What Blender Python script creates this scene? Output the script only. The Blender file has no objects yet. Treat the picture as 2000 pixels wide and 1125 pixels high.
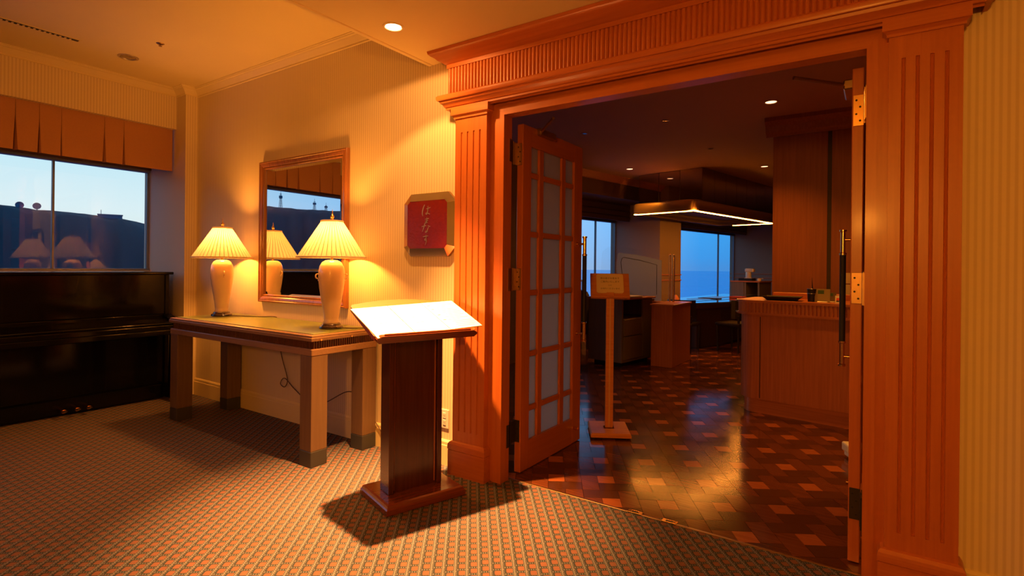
import bpy, bmesh, math, random
from mathutils import Vector, Matrix
random.seed(7)
SC = bpy.context.scene
COL = SC.collection
R = math.radians

# ------------------------------------------------------------------ camera
cam_d = bpy.data.cameras.new('camera')
cam = bpy.data.objects.new('camera', cam_d)
COL.objects.link(cam)
cam_d.sensor_width = 36.0
cam_d.lens = 36.0 * 1054.0 / 2000.0
cam_d.shift_y = -41.5 / 2000.0
cam_d.clip_start = 0.05
cam_d.clip_end = 60000
YAW, ROLL = R(34.1), R(0.6)
fw = Vector((-math.sin(YAW), math.cos(YAW), 0))
rt = Vector((math.cos(YAW), math.sin(YAW), 0))
r2 = rt * math.cos(ROLL) + Vector((0, 0, 1)) * math.sin(ROLL)
u2 = -rt * math.sin(ROLL) + Vector((0, 0, 1)) * math.cos(ROLL)
cam.matrix_world = Matrix(((r2.x, u2.x, -fw.x, 0), (r2.y, u2.y, -fw.y, 0), (r2.z, u2.z, -fw.z, 1.28), (0, 0, 0, 1)))
SC.camera = cam

# ------------------------------------------------------------------ exposure / world
SC.view_settings.view_transform = 'Standard'
SC.view_settings.look = 'None'
SC.view_settings.gamma = 1.0
SC.view_settings.use_curve_mapping = False
SC.view_settings.exposure = 0.0
SC.cycles.use_denoising = True
SC.cycles.max_bounces = 10
SC.cycles.diffuse_bounces = 5
SC.cycles.glossy_bounces = 5
SC.cycles.transmission_bounces = 6
SC.cycles.transparent_max_bounces = 12
SC.cycles.sample_clamp_indirect = 4.0

WARM = (1.0, 0.33, 0.030)
BEAM = (1.0, .40, .095)
P_LAMP = 46.0
P_DOWN_TIGHT = 300.0
P_DOWN_NARROW = 1450.0
P_DOWN_WIDE = 62.0
P_DOWN_SPILL = 26.0
P_REST = 85.0
P_FLOOR = 180.0
E_STRIP = 62.0
SKY = 1.0

w = bpy.data.worlds.new('dusk_sky')
SC.world = w
w.use_nodes = True
nt = w.node_tree
nt.nodes.clear()
tc = nt.nodes.new('ShaderNodeTexCoord')
dot = nt.nodes.new('ShaderNodeVectorMath'); dot.operation = 'DOT_PRODUCT'
dot.inputs[1].default_value = (math.sin(R(-80)), math.cos(R(-80)), 0)
nt.links.new(tc.outputs['Generated'], dot.inputs[0])
mr = nt.nodes.new('ShaderNodeMapRange'); mr.inputs[1].default_value = 0.42; mr.inputs[2].default_value = 0.95
nt.links.new(dot.outputs['Value'], mr.inputs[0])
sep = nt.nodes.new('ShaderNodeSeparateXYZ')
nt.links.new(tc.outputs['Generated'], sep.inputs[0])
def wramp(stops):
    n = nt.nodes.new('ShaderNodeValToRGB')
    e = n.color_ramp.elements
    while len(e) < len(stops): e.new(0.5)
    for k, (p, c) in enumerate(stops):
        e[k].position = p; e[k].color = (*c, 1)
    nt.links.new(sep.outputs['Z'], n.inputs[0])
    return n
cold = wramp([(0.0, (.07, .33, .85)), (0.02, (.055, .37, .95)), (.10, (.06, .47, 1.12)), (.5, (.08, .36, .90)), (1, (.05, .20, .55))])
glow = wramp([(0.0, (.80, .88, .80)), (0.08, (.74, .92, .97)), (.2, (.48, .84, 1.0)), (.55, (.24, .56, 1.0)), (1, (.08, .25, .62))])
mx = nt.nodes.new('ShaderNodeMix'); mx.data_type = 'RGBA'
nt.links.new(mr.outputs[0], mx.inputs[0]); nt.links.new(cold.outputs[0], mx.inputs[6]); nt.links.new(glow.outputs[0], mx.inputs[7])
bg = nt.nodes.new('ShaderNodeBackground'); bg.inputs[1].default_value = SKY
nt.links.new(mx.outputs[2], bg.inputs[0])
wo = nt.nodes.new('ShaderNodeOutputWorld')
nt.links.new(bg.outputs[0], wo.inputs[0])

# ------------------------------------------------------------------ materials
MATS = {}
def mat_base(name):
    m = bpy.data.materials.new(name); m.use_nodes = True
    MATS[name] = m
    t = m.node_tree
    return m, t, t.nodes['Principled BSDF']
def setp(b, **k):
    for n, v in k.items():
        n = n.replace('_', ' ')
        b.inputs[n].default_value = v
def plain(name, col, rough=.5, metal=0, noise=0.0, scale=8, bump=0.0, coat=0.0):
    m, t, b = mat_base(name)
    setp(b, Base_Color=(*col, 1), Roughness=rough, Metallic=metal)
    if coat: setp(b, Coat_Weight=coat, Coat_Roughness=.06)
    if noise or bump:
        tcn = t.nodes.new('ShaderNodeTexCoord'); nz = t.nodes.new('ShaderNodeTexNoise')
        nz.inputs['Scale'].default_value = scale; nz.inputs['Detail'].default_value = 5
        t.links.new(tcn.outputs['Object'], nz.inputs['Vector'])
        if noise:
            mx = t.nodes.new('ShaderNodeMix'); mx.data_type = 'RGBA'
            mx.inputs[6].default_value = (*[c * (1 - noise) for c in col], 1)
            mx.inputs[7].default_value = (*[min(1, c * (1 + noise)) for c in col], 1)
            t.links.new(nz.outputs['Fac'], mx.inputs[0]); t.links.new(mx.outputs[2], b.inputs['Base Color'])
        if bump:
            bp = t.nodes.new('ShaderNodeBump'); bp.inputs['Strength'].default_value = bump; bp.inputs['Distance'].default_value = .004
            t.links.new(nz.outputs['Fac'], bp.inputs['Height']); t.links.new(bp.outputs[0], b.inputs['Normal'])
    return m
def wood(name, c0, c1, rough=.35, axis='Z', coat=.06, scale=1.0):
    m, t, b = mat_base(name)
    setp(b, Roughness=rough)
    if coat: setp(b, Coat_Weight=coat, Coat_Roughness=.12)
    tcn = t.nodes.new('ShaderNodeTexCoord'); mp = t.nodes.new('ShaderNodeMapping')
    s = [60 * scale] * 3; s['XYZ'.index(axis)] = 2.2 * scale
    mp.inputs['Scale'].default_value = s
    t.links.new(tcn.outputs['Object'], mp.inputs[0])
    nz = t.nodes.new('ShaderNodeTexNoise'); nz.inputs['Scale'].default_value = 1.0; nz.inputs['Detail'].default_value = 6
    nz.inputs['Distortion'].default_value = .4
    t.links.new(mp.outputs[0], nz.inputs['Vector'])
    rp = t.nodes.new('ShaderNodeValToRGB')
    rp.color_ramp.elements[0].position = .32; rp.color_ramp.elements[0].color = (*c0, 1)
    rp.color_ramp.elements[1].position = .68; rp.color_ramp.elements[1].color = (*c1, 1)
    t.links.new(nz.outputs['Fac'], rp.inputs[0]); t.links.new(rp.outputs[0], b.inputs['Base Color'])
    bp = t.nodes.new('ShaderNodeBump'); bp.inputs['Strength'].default_value = .06; bp.inputs['Distance'].default_value = .002
    t.links.new(nz.outputs['Fac'], bp.inputs['Height']); t.links.new(bp.outputs[0], b.inputs['Normal'])
    return m
def math_node(t, op, a, b=None, c=None):
    n = t.nodes.new('ShaderNodeMath'); n.operation = op
    for i, v in enumerate((a, b, c)):
        if v is None: continue
        if isinstance(v, (int, float)): n.inputs[i].default_value = v
        else: t.links.new(v, n.inputs[i])
    return n.outputs[0]
def wallpaper(name, col, dark, axis='X', pitch=.0225):
    """fine vertical stripes: a pin line and a broad soft band in turn"""
    m, t, b = mat_base(name)
    setp(b, Roughness=.62)
    tcn = t.nodes.new('ShaderNodeTexCoord'); sp = t.nodes.new('ShaderNodeSeparateXYZ')
    t.links.new(tcn.outputs['Object'], sp.inputs[0])
    f = math_node(t, 'FRACT', math_node(t, 'DIVIDE', sp.outputs[axis], pitch))
    d = math_node(t, 'ABSOLUTE', math_node(t, 'SUBTRACT', f, .5))
    ln = t.nodes.new('ShaderNodeMapRange'); ln.interpolation_type = 'SMOOTHSTEP'
    ln.inputs[1].default_value = .10; ln.inputs[2].default_value = .34; ln.inputs[3].default_value = 1.0; ln.inputs[4].default_value = 0.0
    t.links.new(d, ln.inputs[0])
    fac = ln.outputs[0]
    mx = t.nodes.new('ShaderNodeMix'); mx.data_type = 'RGBA'
    mx.inputs[6].default_value = (*col, 1); mx.inputs[7].default_value = (*dark, 1)
    t.links.new(fac, mx.inputs[0]); t.links.new(mx.outputs[2], b.inputs['Base Color'])
    return m
def emit(name, col, strength):
    m, t, b = mat_base(name)
    setp(b, Base_Color=(*col, 1), Emission_Color=(*col, 1), Emission_Strength=strength, Roughness=.6)
    return m
def thin_glass(name, tint=(1, 1, 1), frost=None):
    m, t, b = mat_base(name)
    t.nodes.remove(b)
    out = t.nodes['Material Output']
    tr = t.nodes.new('ShaderNodeBsdfTransparent'); tr.inputs[0].default_value = (*tint, 1)
    gl = t.nodes.new('ShaderNodeBsdfGlossy'); gl.inputs['Roughness'].default_value = 0.0
    lw_ = t.nodes.new('ShaderNodeLayerWeight'); lw_.inputs[0].default_value = .5
    refl = math_node(t, 'ADD', math_node(t, 'MULTIPLY', math_node(t, 'POWER', lw_.outputs['Facing'], 5.0), .955), .03)
    mx = t.nodes.new('ShaderNodeMixShader')
    t.links.new(refl, mx.inputs[0]); t.links.new(tr.outputs[0], mx.inputs[1]); t.links.new(gl.outputs[0], mx.inputs[2])
    last = mx.outputs[0]
    if frost:
        df = t.nodes.new('ShaderNodeBsdfDiffuse'); df.inputs[0].default_value = (*frost[0], 1)
        tl = t.nodes.new('ShaderNodeBsdfTranslucent'); tl.inputs[0].default_value = (*frost[0], 1)
        a = t.nodes.new('ShaderNodeMixShader'); a.inputs[0].default_value = frost[2] if len(frost) > 2 else .6
        t.links.new(df.outputs[0], a.inputs[1]); t.links.new(tl.outputs[0], a.inputs[2])
        m2 = t.nodes.new('ShaderNodeMixShader'); m2.inputs[0].default_value = frost[1]
        t.links.new(last, m2.inputs[1]); t.links.new(a.outputs[0], m2.inputs[2])
        last = m2.outputs[0]
    t.links.new(last, out.inputs[0])
    return m
def shade_fabric(name):
    m, t, b = mat_base(name)
    t.nodes.remove(b)
    out = t.nodes['Material Output']
    df = t.nodes.new('ShaderNodeBsdfDiffuse'); df.inputs[0].default_value = (.84, .74, .58, 1)
    tl = t.nodes.new('ShaderNodeBsdfTranslucent'); tl.inputs[0].default_value = (.92, .88, .82, 1)
    a = t.nodes.new('ShaderNodeMixShader'); a.inputs[0].default_value = .22
    t.links.new(df.outputs[0], a.inputs[1]); t.links.new(tl.outputs[0], a.inputs[2])
    t.links.new(a.outputs[0], out.inputs[0])
    return m
def carpet_mat(name):
    m, t, b = mat_base(name)
    setp(b, Roughness=.95)
    b.inputs['Specular IOR Level'].default_value = .1
    tcn = t.nodes.new('ShaderNodeTexCoord')
    def dp(vec):
        n = t.nodes.new('ShaderNodeVectorMath'); n.operation = 'DOT_PRODUCT'; n.inputs[1].default_value = vec
        t.links.new(tcn.outputs['Object'], n.inputs[0]); return n.outputs['Value']
    u = math_node(t, 'DIVIDE', dp((.785, .62, 0)), .050)
    cell = math_node(t, 'FLOOR', u)
    fu = math_node(t, 'FRACT', u)
    v = math_node(t, 'ADD', math_node(t, 'DIVIDE', dp((.62, -.785, 0)), .050), math_node(t, 'MULTIPLY', cell, .28))
    fv = math_node(t, 'FRACT', v)
    # rounded woven square
    du = math_node(t, 'ABSOLUTE', math_node(t, 'SUBTRACT', fu, .40))
    dv = math_node(t, 'ABSOLUTE', math_node(t, 'SUBTRACT', fv, .5))
    sq = math_node(t, 'ADD', math_node(t, 'POWER', math_node(t, 'DIVIDE', du, .27), 5), math_node(t, 'POWER', math_node(t, 'DIVIDE', dv, .32), 5))
    insq = math_node(t, 'LESS_THAN', sq, 1.0)
    # double cord running along each column, with a beaded weave
    dc = math_node(t, 'ABSOLUTE', math_node(t, 'SUBTRACT', fu, .80))
    cord = math_node(t, 'LESS_THAN', dc, .055)
    bead = math_node(t, 'GREATER_THAN', math_node(t, 'SINE', math_node(t, 'MULTIPLY', v, 25.1)), .1)
    side = math_node(t, 'MULTIPLY', bead, math_node(t, 'LESS_THAN', math_node(t, 'ABSOLUTE', math_node(t, 'SUBTRACT', dc, .13)), .035))
    beadu = math_node(t, 'GREATER_THAN', math_node(t, 'SINE', math_node(t, 'MULTIPLY', fu, 31.4)), .35)
    row = math_node(t, 'MULTIPLY', beadu, math_node(t, 'GREATER_THAN', dv, .42))
    light = math_node(t, 'MAXIMUM', math_node(t, 'MAXIMUM', cord, side), row)
    nz = t.nodes.new('ShaderNodeTexNoise'); nz.inputs['Scale'].default_value = 420; nz.inputs['Detail'].default_value = 2
    t.links.new(tcn.outputs['Object'], nz.inputs['Vector'])
    nz2 = t.nodes.new('ShaderNodeTexNoise'); nz2.inputs['Scale'].default_value = 22; nz2.inputs['Detail'].default_value = 2
    t.links.new(tcn.outputs['Object'], nz2.inputs['Vector'])
    def mix(f, a, bb):
        n = t.nodes.new('ShaderNodeMix'); n.data_type = 'RGBA'
        t.links.new(f, n.inputs[0])
        for i, c in ((6, a), (7, bb)):
            if isinstance(c, tuple): n.inputs[i].default_value = (*c, 1)
            else: t.links.new(c, n.inputs[i])
        return n.outputs[2]
    sqc = mix(nz2.outputs['Fac'], (.21, .095, .075), (.26, .135, .10))
    c = mix(light, (.052, .062, .074), (.21, .215, .24))
    c = mix(insq, c, sqc)
    hs = t.nodes.new('ShaderNodeMix'); hs.data_type = 'RGBA'; hs.blend_type = 'MULTIPLY'; hs.inputs[0].default_value = 1
    t.links.new(c, hs.inputs[6])
    g = math_node(t, 'ADD', math_node(t, 'MULTIPLY', nz.outputs['Fac'], .5), .72)
    cm = t.nodes.new('ShaderNodeCombineColor')
    for k in range(3): t.links.new(g, cm.inputs[k])
    t.links.new(cm.outputs[0], hs.inputs[7])
    t.links.new(hs.outputs[2], b.inputs['Base Color'])
    bp = t.nodes.new('ShaderNodeBump'); bp.inputs['Strength'].default_value = .35; bp.inputs['Distance'].default_value = .003
    t.links.new(math_node(t, 'ADD', nz.outputs['Fac'], insq), bp.inputs['Height']); t.links.new(bp.outputs[0], b.inputs['Normal'])
    return m
def parquet_mat(name, c0, c1):
    m = wood(name, c0, c1, rough=.2, axis='X', coat=0, scale=1.4)
    t = m.node_tree; b = t.nodes['Principled BSDF']
    tcn = t.nodes.new('ShaderNodeTexCoord'); nz = t.nodes.new('ShaderNodeTexNoise')
    nz.inputs['Scale'].default_value = 3.0; nz.inputs['Detail'].default_value = 6
    t.links.new(tcn.outputs['Object'], nz.inputs['Vector'])
    mr = t.nodes.new('ShaderNodeMapRange'); mr.inputs[3].default_value = .08; mr.inputs[4].default_value = .24
    t.links.new(nz.outputs['Fac'], mr.inputs[0]); t.links.new(mr.outputs[0], b.inputs['Roughness'])
    return m

WP = wallpaper('striped_wallpaper', (.82, .71, .47), (.70, .585, .37), 'X')
WPY = wallpaper('striped_wallpaper_side', (.82, .71, .47), (.70, .585, .37), 'Y')
CEIL = plain('ceiling_plaster', (.82, .70, .36), .8, noise=.02, scale=3)
MOULD = plain('painted_moulding', (.82, .70, .38), .5)
OAK = wood('oak_upright_grain', (.46, .123, .022), (.53, .152, .029), .34, 'Z')
OAKX = wood('oak_level_grain', (.46, .123, .022), (.53, .152, .029), .34, 'X')
OAKY = wood('oak_depth_grain', (.46, .123, .022), (.53, .152, .029), .34, 'Y')
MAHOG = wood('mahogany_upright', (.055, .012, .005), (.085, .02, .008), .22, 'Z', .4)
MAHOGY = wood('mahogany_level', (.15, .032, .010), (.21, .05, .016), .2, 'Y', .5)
CARPET = carpet_mat('woven_carpet')
HINGEDARK = plain('dark_hinge', (.06, .045, .03), .5, .6)  # darker metal for the bottom hinge of each leaf
PQ_L = parquet_mat('parquet_light', (.33, .095, .028), (.42, .13, .04))
PQ_D = parquet_mat('parquet_dark', (.065, .021, .009), (.10, .034, .014))
PQ_M = parquet_mat('parquet_red', (.115, .033, .012), (.17, .051, .019))
GLASS = thin_glass('window_glass')
FROST = thin_glass('frosted_glass', frost=((.93, .93, .93), .92, .8))
ETCH = thin_glass('etched_screen_glass', frost=((.34, .44, .66), .5))
BLACKLAC = plain('black_lacquer', (.004, .004, .004), .10)
BLACKLAC.node_tree.nodes['Principled BSDF'].inputs['Specular IOR Level'].default_value = .16
DARK = plain('dark_rubber', (.008, .007, .007), .6)
BRASS = plain('polished_brass', (.80, .50, .20), .18, 1.0)
OLDBRASS = plain('dull_brass', (.42, .27, .13), .38, 1.0, noise=.15, scale=60)
STEEL = plain('brushed_steel', (.62, .60, .58), .28, 1.0)
CHROME = plain('chrome_bevel', (.70, .69, .68), .12, 1.0)
MIRROR = plain('mirror_silver', (.86, .87, .87), .0, 1.0)
ALU = plain('window_aluminium', (.22, .24, .28), .4, .5)
CERAMIC = plain('cream_ceramic', (.68, .50, .34), .22, noise=.03, scale=12, coat=.4)
SHADE = shade_fabric('pleated_shade_silk')
VAL = plain('valance_fabric', (.50, .25, .12), .85, noise=.08, scale=90)
TAUPE = wood('taupe_wood', (.15, .09, .05), (.185, .112, .062), .4, 'Z', .1)
TAUPEX = wood('taupe_wood_level', (.24, .135, .07), (.30, .17, .09), .4, 'X', .1)
REDLEATHER = plain('red_lacquer_leather', (.17, .014, .006), .22, noise=.2, scale=55, bump=.55)
SILVERINK = plain('silver_lettering', (.36, .31, .27), .4, .3)
PAPER = plain('menu_paper', (.90, .90, .90), .7)
INKBROWN = plain('brown_ink', (.20, .12, .06), .7)
INKFAINT = plain('pale_brown_print', (.62, .52, .34), .7)
TABLEGLASS = plain('green_table_leather', (.30, .36, .075), .34, coat=.15)
CARD = plain('cream_card', (.92, .74, .42), .6)
SIGNOAK = wood('pale_oak_sign', (.62, .22, .05), (.72, .28, .07), .4, 'X')
WHITE = plain('white_plastic', (.78, .74, .66), .4)
BRONZE = plain('bronze_hood_skin', (.62, .40, .18), .38, .75)
COREWOOD = wood('core_wood_upright', (.27, .078, .026), (.35, .105, .036), .45, 'Z', .03)
RWOOD = wood('restaurant_wood_upright', (.44, .135, .046), (.56, .185, .066), .42, 'Z', .05)
RWOODX = wood('restaurant_wood_level', (.48, .15, .052), (.60, .20, .072), .36, 'X', .1)
RGREY = wood('grey_brown_cabinet', (.20, .15, .11), (.24, .18, .13), .5, 'Z', 0)
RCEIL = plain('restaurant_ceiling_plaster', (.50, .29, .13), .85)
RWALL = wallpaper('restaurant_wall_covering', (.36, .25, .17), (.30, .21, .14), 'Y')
RDARK = plain('dark_brown_bulkhead', (.13, .065, .04), .7)
REDTHING = plain('red_cover', (.45, .06, .02), .5)
HILL = plain('dusk_hillside', (.012, .017, .022), .95, noise=.5, scale=.03)
SEA = plain('evening_sea', (.02, .22, .75), .22, noise=.1, scale=.004)
STRIP = emit('hood_light_strip', (1.0, .31, .035), E_STRIP)
BULB = emit('lit_downlight_glass', (1.0, .66, .34), 22.0)
RBULB = emit('dim_downlight_glass', (1.0, .55, .28), 3.0)
FROSTBULB = emit('lamp_bulb_glow', (1.0, .60, .25), 6.0)
_t = FROSTBULB.node_tree; _o = _t.nodes['Material Output']; _m = _t.nodes.new('ShaderNodeMixShader'); _x = _t.nodes.new('ShaderNodeBsdfTransparent')
_m.inputs[0].default_value = .25; _t.links.new(_x.outputs[0], _m.inputs[1]); _t.links.new(_t.nodes['Principled BSDF'].outputs[0], _m.inputs[2]); _t.links.new(_m.outputs[0], _o.inputs[0])

# ------------------------------------------------------------------ geometry helpers
class G:
    def __init__(s): s.bm = bmesh.new()
    def box(s, x0, x1, y0, y1, z0, z1, bev=0, seg=1):
        vs = [s.bm.verts.new(p) for p in ((x0, y0, z0), (x1, y0, z0), (x1, y1, z0), (x0, y1, z0), (x0, y0, z1), (x1, y0, z1), (x1, y1, z1), (x0, y1, z1))]
        fs = [s.bm.faces.new([vs[i] for i in f]) for f in ((0, 3, 2, 1), (4, 5, 6, 7), (0, 1, 5, 4), (1, 2, 6, 5), (2, 3, 7, 6), (3, 0, 4, 7))]
        if bev:
            es = list({e for f in fs for e in f.edges})
            bmesh.ops.bevel(s.bm, geom=es, offset=bev, segments=seg, affect='EDGES', profile=.5)
        return s
    def prism(s, poly, f0, f1):
        """poly: list of 2D points; f0/f1 map a 2D point to 3D at both ends"""
        a = [s.bm.verts.new(f0(p)) for p in poly]; b = [s.bm.verts.new(f1(p)) for p in poly]
        n = len(poly)
        s.bm.faces.new(a[::-1]); s.bm.faces.new(b)
        for i in range(n): s.bm.faces.new((a[i], a[(i + 1) % n], b[(i + 1) % n], b[i]))
        return s
    def ext(s, poly, axis, a, b):
        f = {'Z': lambda t: (lambda p: (p[0], p[1], t)), 'X': lambda t: (lambda p: (t, p[0], p[1])), 'Y': lambda t: (lambda p: (p[0], t, p[1]))}[axis]
        return s.prism(poly, f(a), f(b))
    def cyl(s, p0, p1, r0, r1=None, seg=16, caps=True):
        p0 = Vector(p0); p1 = Vector(p1); r1 = r0 if r1 is None else r1
        d = (p1 - p0).normalized()
        a = d.orthogonal().normalized(); b = d.cross(a)
        A = []; B = []
        for k in range(seg):
            t = 2 * math.pi * k / seg; o = a * math.cos(t) + b * math.sin(t)
            A.append(s.bm.verts.new(p0 + o * r0)); B.append(s.bm.verts.new(p1 + o * r1))
        for k in range(seg): s.bm.faces.new((A[k], A[(k + 1) % seg], B[(k + 1) % seg], B[k]))
        if caps: s.bm.faces.new(A[::-1]); s.bm.faces.new(B)
        return s
    def lathe(s, prof, c=(0, 0, 0), seg=32, cap=True):
        rings = []
        for r, z in prof:
            if r < 1e-5: rings.append([s.bm.verts.new((c[0], c[1], c[2] + z))])
            else: rings.append([s.bm.verts.new((c[0] + r * math.cos(2 * math.pi * k / seg), c[1] + r * math.sin(2 * math.pi * k / seg), c[2] + z)) for k in range(seg)])
        for A, B in zip(rings, rings[1:]):
            for k in range(seg):
                k2 = (k + 1) % seg
                if len(A) == 1 and len(B) == 1: continue
                if len(A) == 1: s.bm.faces.new((A[0], B[k2], B[k]))
                elif len(B) == 1: s.bm.faces.new((A[k], A[k2], B[0]))
                else: s.bm.faces.new((A[k], A[k2], B[k2], B[k]))
        if cap:
            if len(rings[0]) > 1: s.bm.faces.new(rings[0][::-1])
            if len(rings[-1]) > 1: s.bm.faces.new(rings[-1])
        return s
    def tube(s, pts, r, seg=6):
        pts = [Vector(p) for p in pts]; prev = None; a = None
        n = len(pts)
        for i, p in enumerate(pts):
            d = (pts[min(i + 1, n - 1)] - pts[max(i - 1, 0)]).normalized()
            if a is None: a = d.orthogonal().normalized()
            else:
                a = (a - d * a.dot(d))
                a = a.normalized() if a.length > 1e-6 else d.orthogonal().normalized()
            b = d.cross(a)
            ring = [s.bm.verts.new(p + (a * math.cos(2 * math.pi * k / seg) + b * math.sin(2 * math.pi * k / seg)) * (r[i] if isinstance(r, (list, tuple)) else r)) for k in range(seg)]
            if prev:
                for k in range(seg): s.bm.faces.new((prev[k], prev[(k + 1) % seg], ring[(k + 1) % seg], ring[k]))
            else: s.bm.faces.new(ring[::-1])
            prev = ring
        s.bm.faces.new(prev)
        return s
    def loft(s, loops, closed=False):
        """loops: equally long point lists joined one to the next"""
        L = [[s.bm.verts.new(p) for p in l] for l in loops]
        n = len(L[0])
        for A, B in zip(L, L[1:]):
            for k in range(n if closed else n - 1):
                s.bm.faces.new((A[k], A[(k + 1) % n], B[(k + 1) % n], B[k]))
        return s
    def quad(s, *p):
        s.bm.faces.new([s.bm.verts.new(q) for q in p]); return s
    def xf(s, M):
        bmesh.ops.transform(s.bm, matrix=M, verts=s.bm.verts); return s

def mesh_of(g, mat, name, smooth=None):
    bm = g.bm
    bmesh.ops.recalc_face_normals(bm, faces=bm.faces)
    if smooth is not None:
        lim = R(smooth)
        for f in bm.faces: f.smooth = True
        for e in bm.edges:
            if len(e.link_faces) == 2: e.smooth = e.calc_face_angle(0) < lim
            else: e.smooth = False
    me = bpy.data.meshes.new(name); bm.to_mesh(me); bm.free()
    me.materials.append(mat)
    return me
def ob(name, g, mat, parent=None, smooth=None, loc=None, rz=0):
    me = mesh_of(g, mat, name, smooth)
    o = bpy.data.objects.new(name, me); COL.objects.link(o)
    if parent: o.parent = parent
    if loc is not None: o.location = loc
    if rz: o.rotation_euler = (0, 0, rz)
    return o
def put(name, me, parent, loc=(0, 0, 0), rz=0):
    o = bpy.data.objects.new(name, me); COL.objects.link(o)
    o.parent = parent; o.location = loc; o.rotation_euler = (0, 0, rz)
    return o
def struct(o):
    o['kind'] = 'structure'; return o
def tag(o, label, cat, group=None):
    o['label'] = label; o['category'] = cat
    if group: o['group'] = group
    return o
def thing(name, label, cat, loc=(0, 0, 0), rz=0, group=None):
    o = bpy.data.objects.new(name, None); COL.objects.link(o)
    o.empty_display_size = .1
    o.location = loc; o.rotation_euler = (0, 0, rz)
    return tag(o, label, cat, group)
def sroot(name, loc=(0, 0, 0), rz=0):
    o = bpy.data.objects.new(name, None); COL.objects.link(o)
    o.location = loc; o.rotation_euler = (0, 0, rz); return struct(o)
def dup(root, loc, rz, label, group=None):
    r = root.copy(); COL.objects.link(r); r.location = loc; r.rotation_euler = (0, 0, rz); r['label'] = label
    if group: r['group'] = group
    for ch in list(root.children):
        c = ch.copy(); COL.objects.link(c); c.parent = r
        for gch in list(ch.children):
            d = gch.copy(); COL.objects.link(d); d.parent = c
    return r
def lamp(kind, name, loc, power, color=WARM, parent=None, **k):
    d = bpy.data.lights.new(name, kind); d.energy = power; d.color = color
    for a, v in k.items(): setattr(d, a, v)
    o = bpy.data.objects.new(name, d); COL.objects.link(o); o.location = loc
    if parent: o.parent = parent
    return o
def text_mesh(body, size, align='CENTER'):
    c = bpy.data.curves.new('lettering', 'FONT'); c.body = body; c.size = size; c.align_x = align; c.resolution_u = 2
    o = bpy.data.objects.new('lettering_tmp', c); COL.objects.link(o)
    dg = bpy.context.evaluated_depsgraph_get(); dg.update()
    me = bpy.data.meshes.new_from_object(o.evaluated_get(dg))
    bpy.data.objects.remove(o); bpy.data.curves.remove(c)
    return me

# ================================================================== SETTING: LOBBY
YW = 2.65          # lobby face of the long wall
ZC, ZS = 2.975, 2.605
XP = -5.53         # pillar face in the corner
fl = struct(ob('floor', G().box(-6.45, 4.0, -4.5, 2.70, -.12, 0), CARPET))
wb = sroot('wall_back')
ob('wall_panel', G().box(-6.45, -1.90, YW, 2.74, 0, 3.1), WP, wb)
ob('wall_panel', G().box(-1.90, .02, YW, 2.74, 2.2, 3.1), WP, wb)
ob('wall_panel', G().box(.02, 4.0, YW, 2.74, 0, 3.1), WP, wb)
struct(ob('wall_front', G().box(-6.45, 4.1, -4.6, -4.5, 0, 3.1), WP))
struct(ob('wall_right', G().box(4.0, 4.1, -4.5, 2.74, 0, 3.1), WPY))
ce = sroot('ceiling')
ob('upper_ceiling', G().box(-6.45, -2.44, -4.5, 2.74, ZC, 3.1), CEIL, ce)
ob('lower_ceiling', G().box(-2.44, 4.0, -4.5, 2.74, ZS, 3.1), CEIL, ce)
g = G(); g.box(-2.472, -2.44, -4.5, YW, ZS - .006, ZS + .05, .004); ob('edge_bead', g, MOULD, ce)
# corner pillar, bulkhead, window wall
wl = sroot('wall_left')
ob('corner_pillar', G().box(-6.40, XP, 2.535, YW + .02, 0, ZC), WPY, wl)
ob('bulkhead', G().box(-6.40, -5.71, -4.5, 2.535, 2.594, ZC), WPY, wl)
ob('sill_wall', G().box(-6.45, -6.27, -4.5, 2.535, 0, 1.185), WPY, wl)
ob('sill_board', G().box(-6.45, -6.22, -4.5, 2.535, 1.185, 1.20, .003), MOULD, wl)
ob('head_wall', G().box(-6.45, -6.25, -4.5, 2.535, 2.24, 2.60), RDARK, wl)
# window: aluminium frame, sliding sashes, panes
w1 = sroot('window_1')
mull = [2.52, 1.743, .15, -1.45, -3.05, -4.45]
ob('frame_bottom', G().box(-6.335, -6.265, -4.45, 2.53, 1.20, 1.222, .003), ALU, w1)
ob('frame_top', G().box(-6.335, -6.265, -4.45, 2.53, 2.215, 2.24, .003), ALU, w1)
me = mesh_of(G().box(-.018, .018, -.008, .008, 1.222, 2.215, .002), ALU, 'mullion')
for y in mull: put('mullion', me, w1, (-6.30, y, 0))
for a, b in zip(mull, mull[1:]):
    ob('pane', G().box(-6.303, -6.297, b + .008, a - .008, 1.222, 2.215), GLASS, w1)

def crown(g, path, prof):
    """prof = (outward offset, z); path(o) gives the plan points at that offset"""
    g.loft([[(x, y, z) for x, y in path(o)] for o, z in prof])
CR = [(0, 2.905), (.014, 2.905), (.014, 2.918), (.022, 2.925), (.030, 2.938), (.046, 2.948), (.050, 2.957), (.062, 2.960), (.066, 2.968), (.074, 2.969), (.074, 2.9755)]
g = G()
crown(g, lambda o: [(-2.44, YW - o), (XP + o, YW - o), (XP + o, 2.535 - o), (-5.71 + o, 2.535 - o), (-5.71 + o, -4.5)], CR)
struct(ob('trim_1', g, MOULD, smooth=40))
def skirting(x0, x1, name):
    g = G()
    pr = [(YW + .002, 0), (YW - .016, 0), (YW - .016, .128), (YW - .013, .131), (YW - .013, .150), (YW - .006, .160), (YW + .002, .162)]
    g.ext(pr, 'X', x0, x1)
    return struct(ob(name, g, MOULD))
skirting(XP, -2.19, 'baseboard_back')
skirting(.275, 4.0, 'baseboard_right')
struct(ob('baseboard_left', G().box(-6.27, -6.255, -4.5, 2.53, 0, .16, .003), MOULD))

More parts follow.
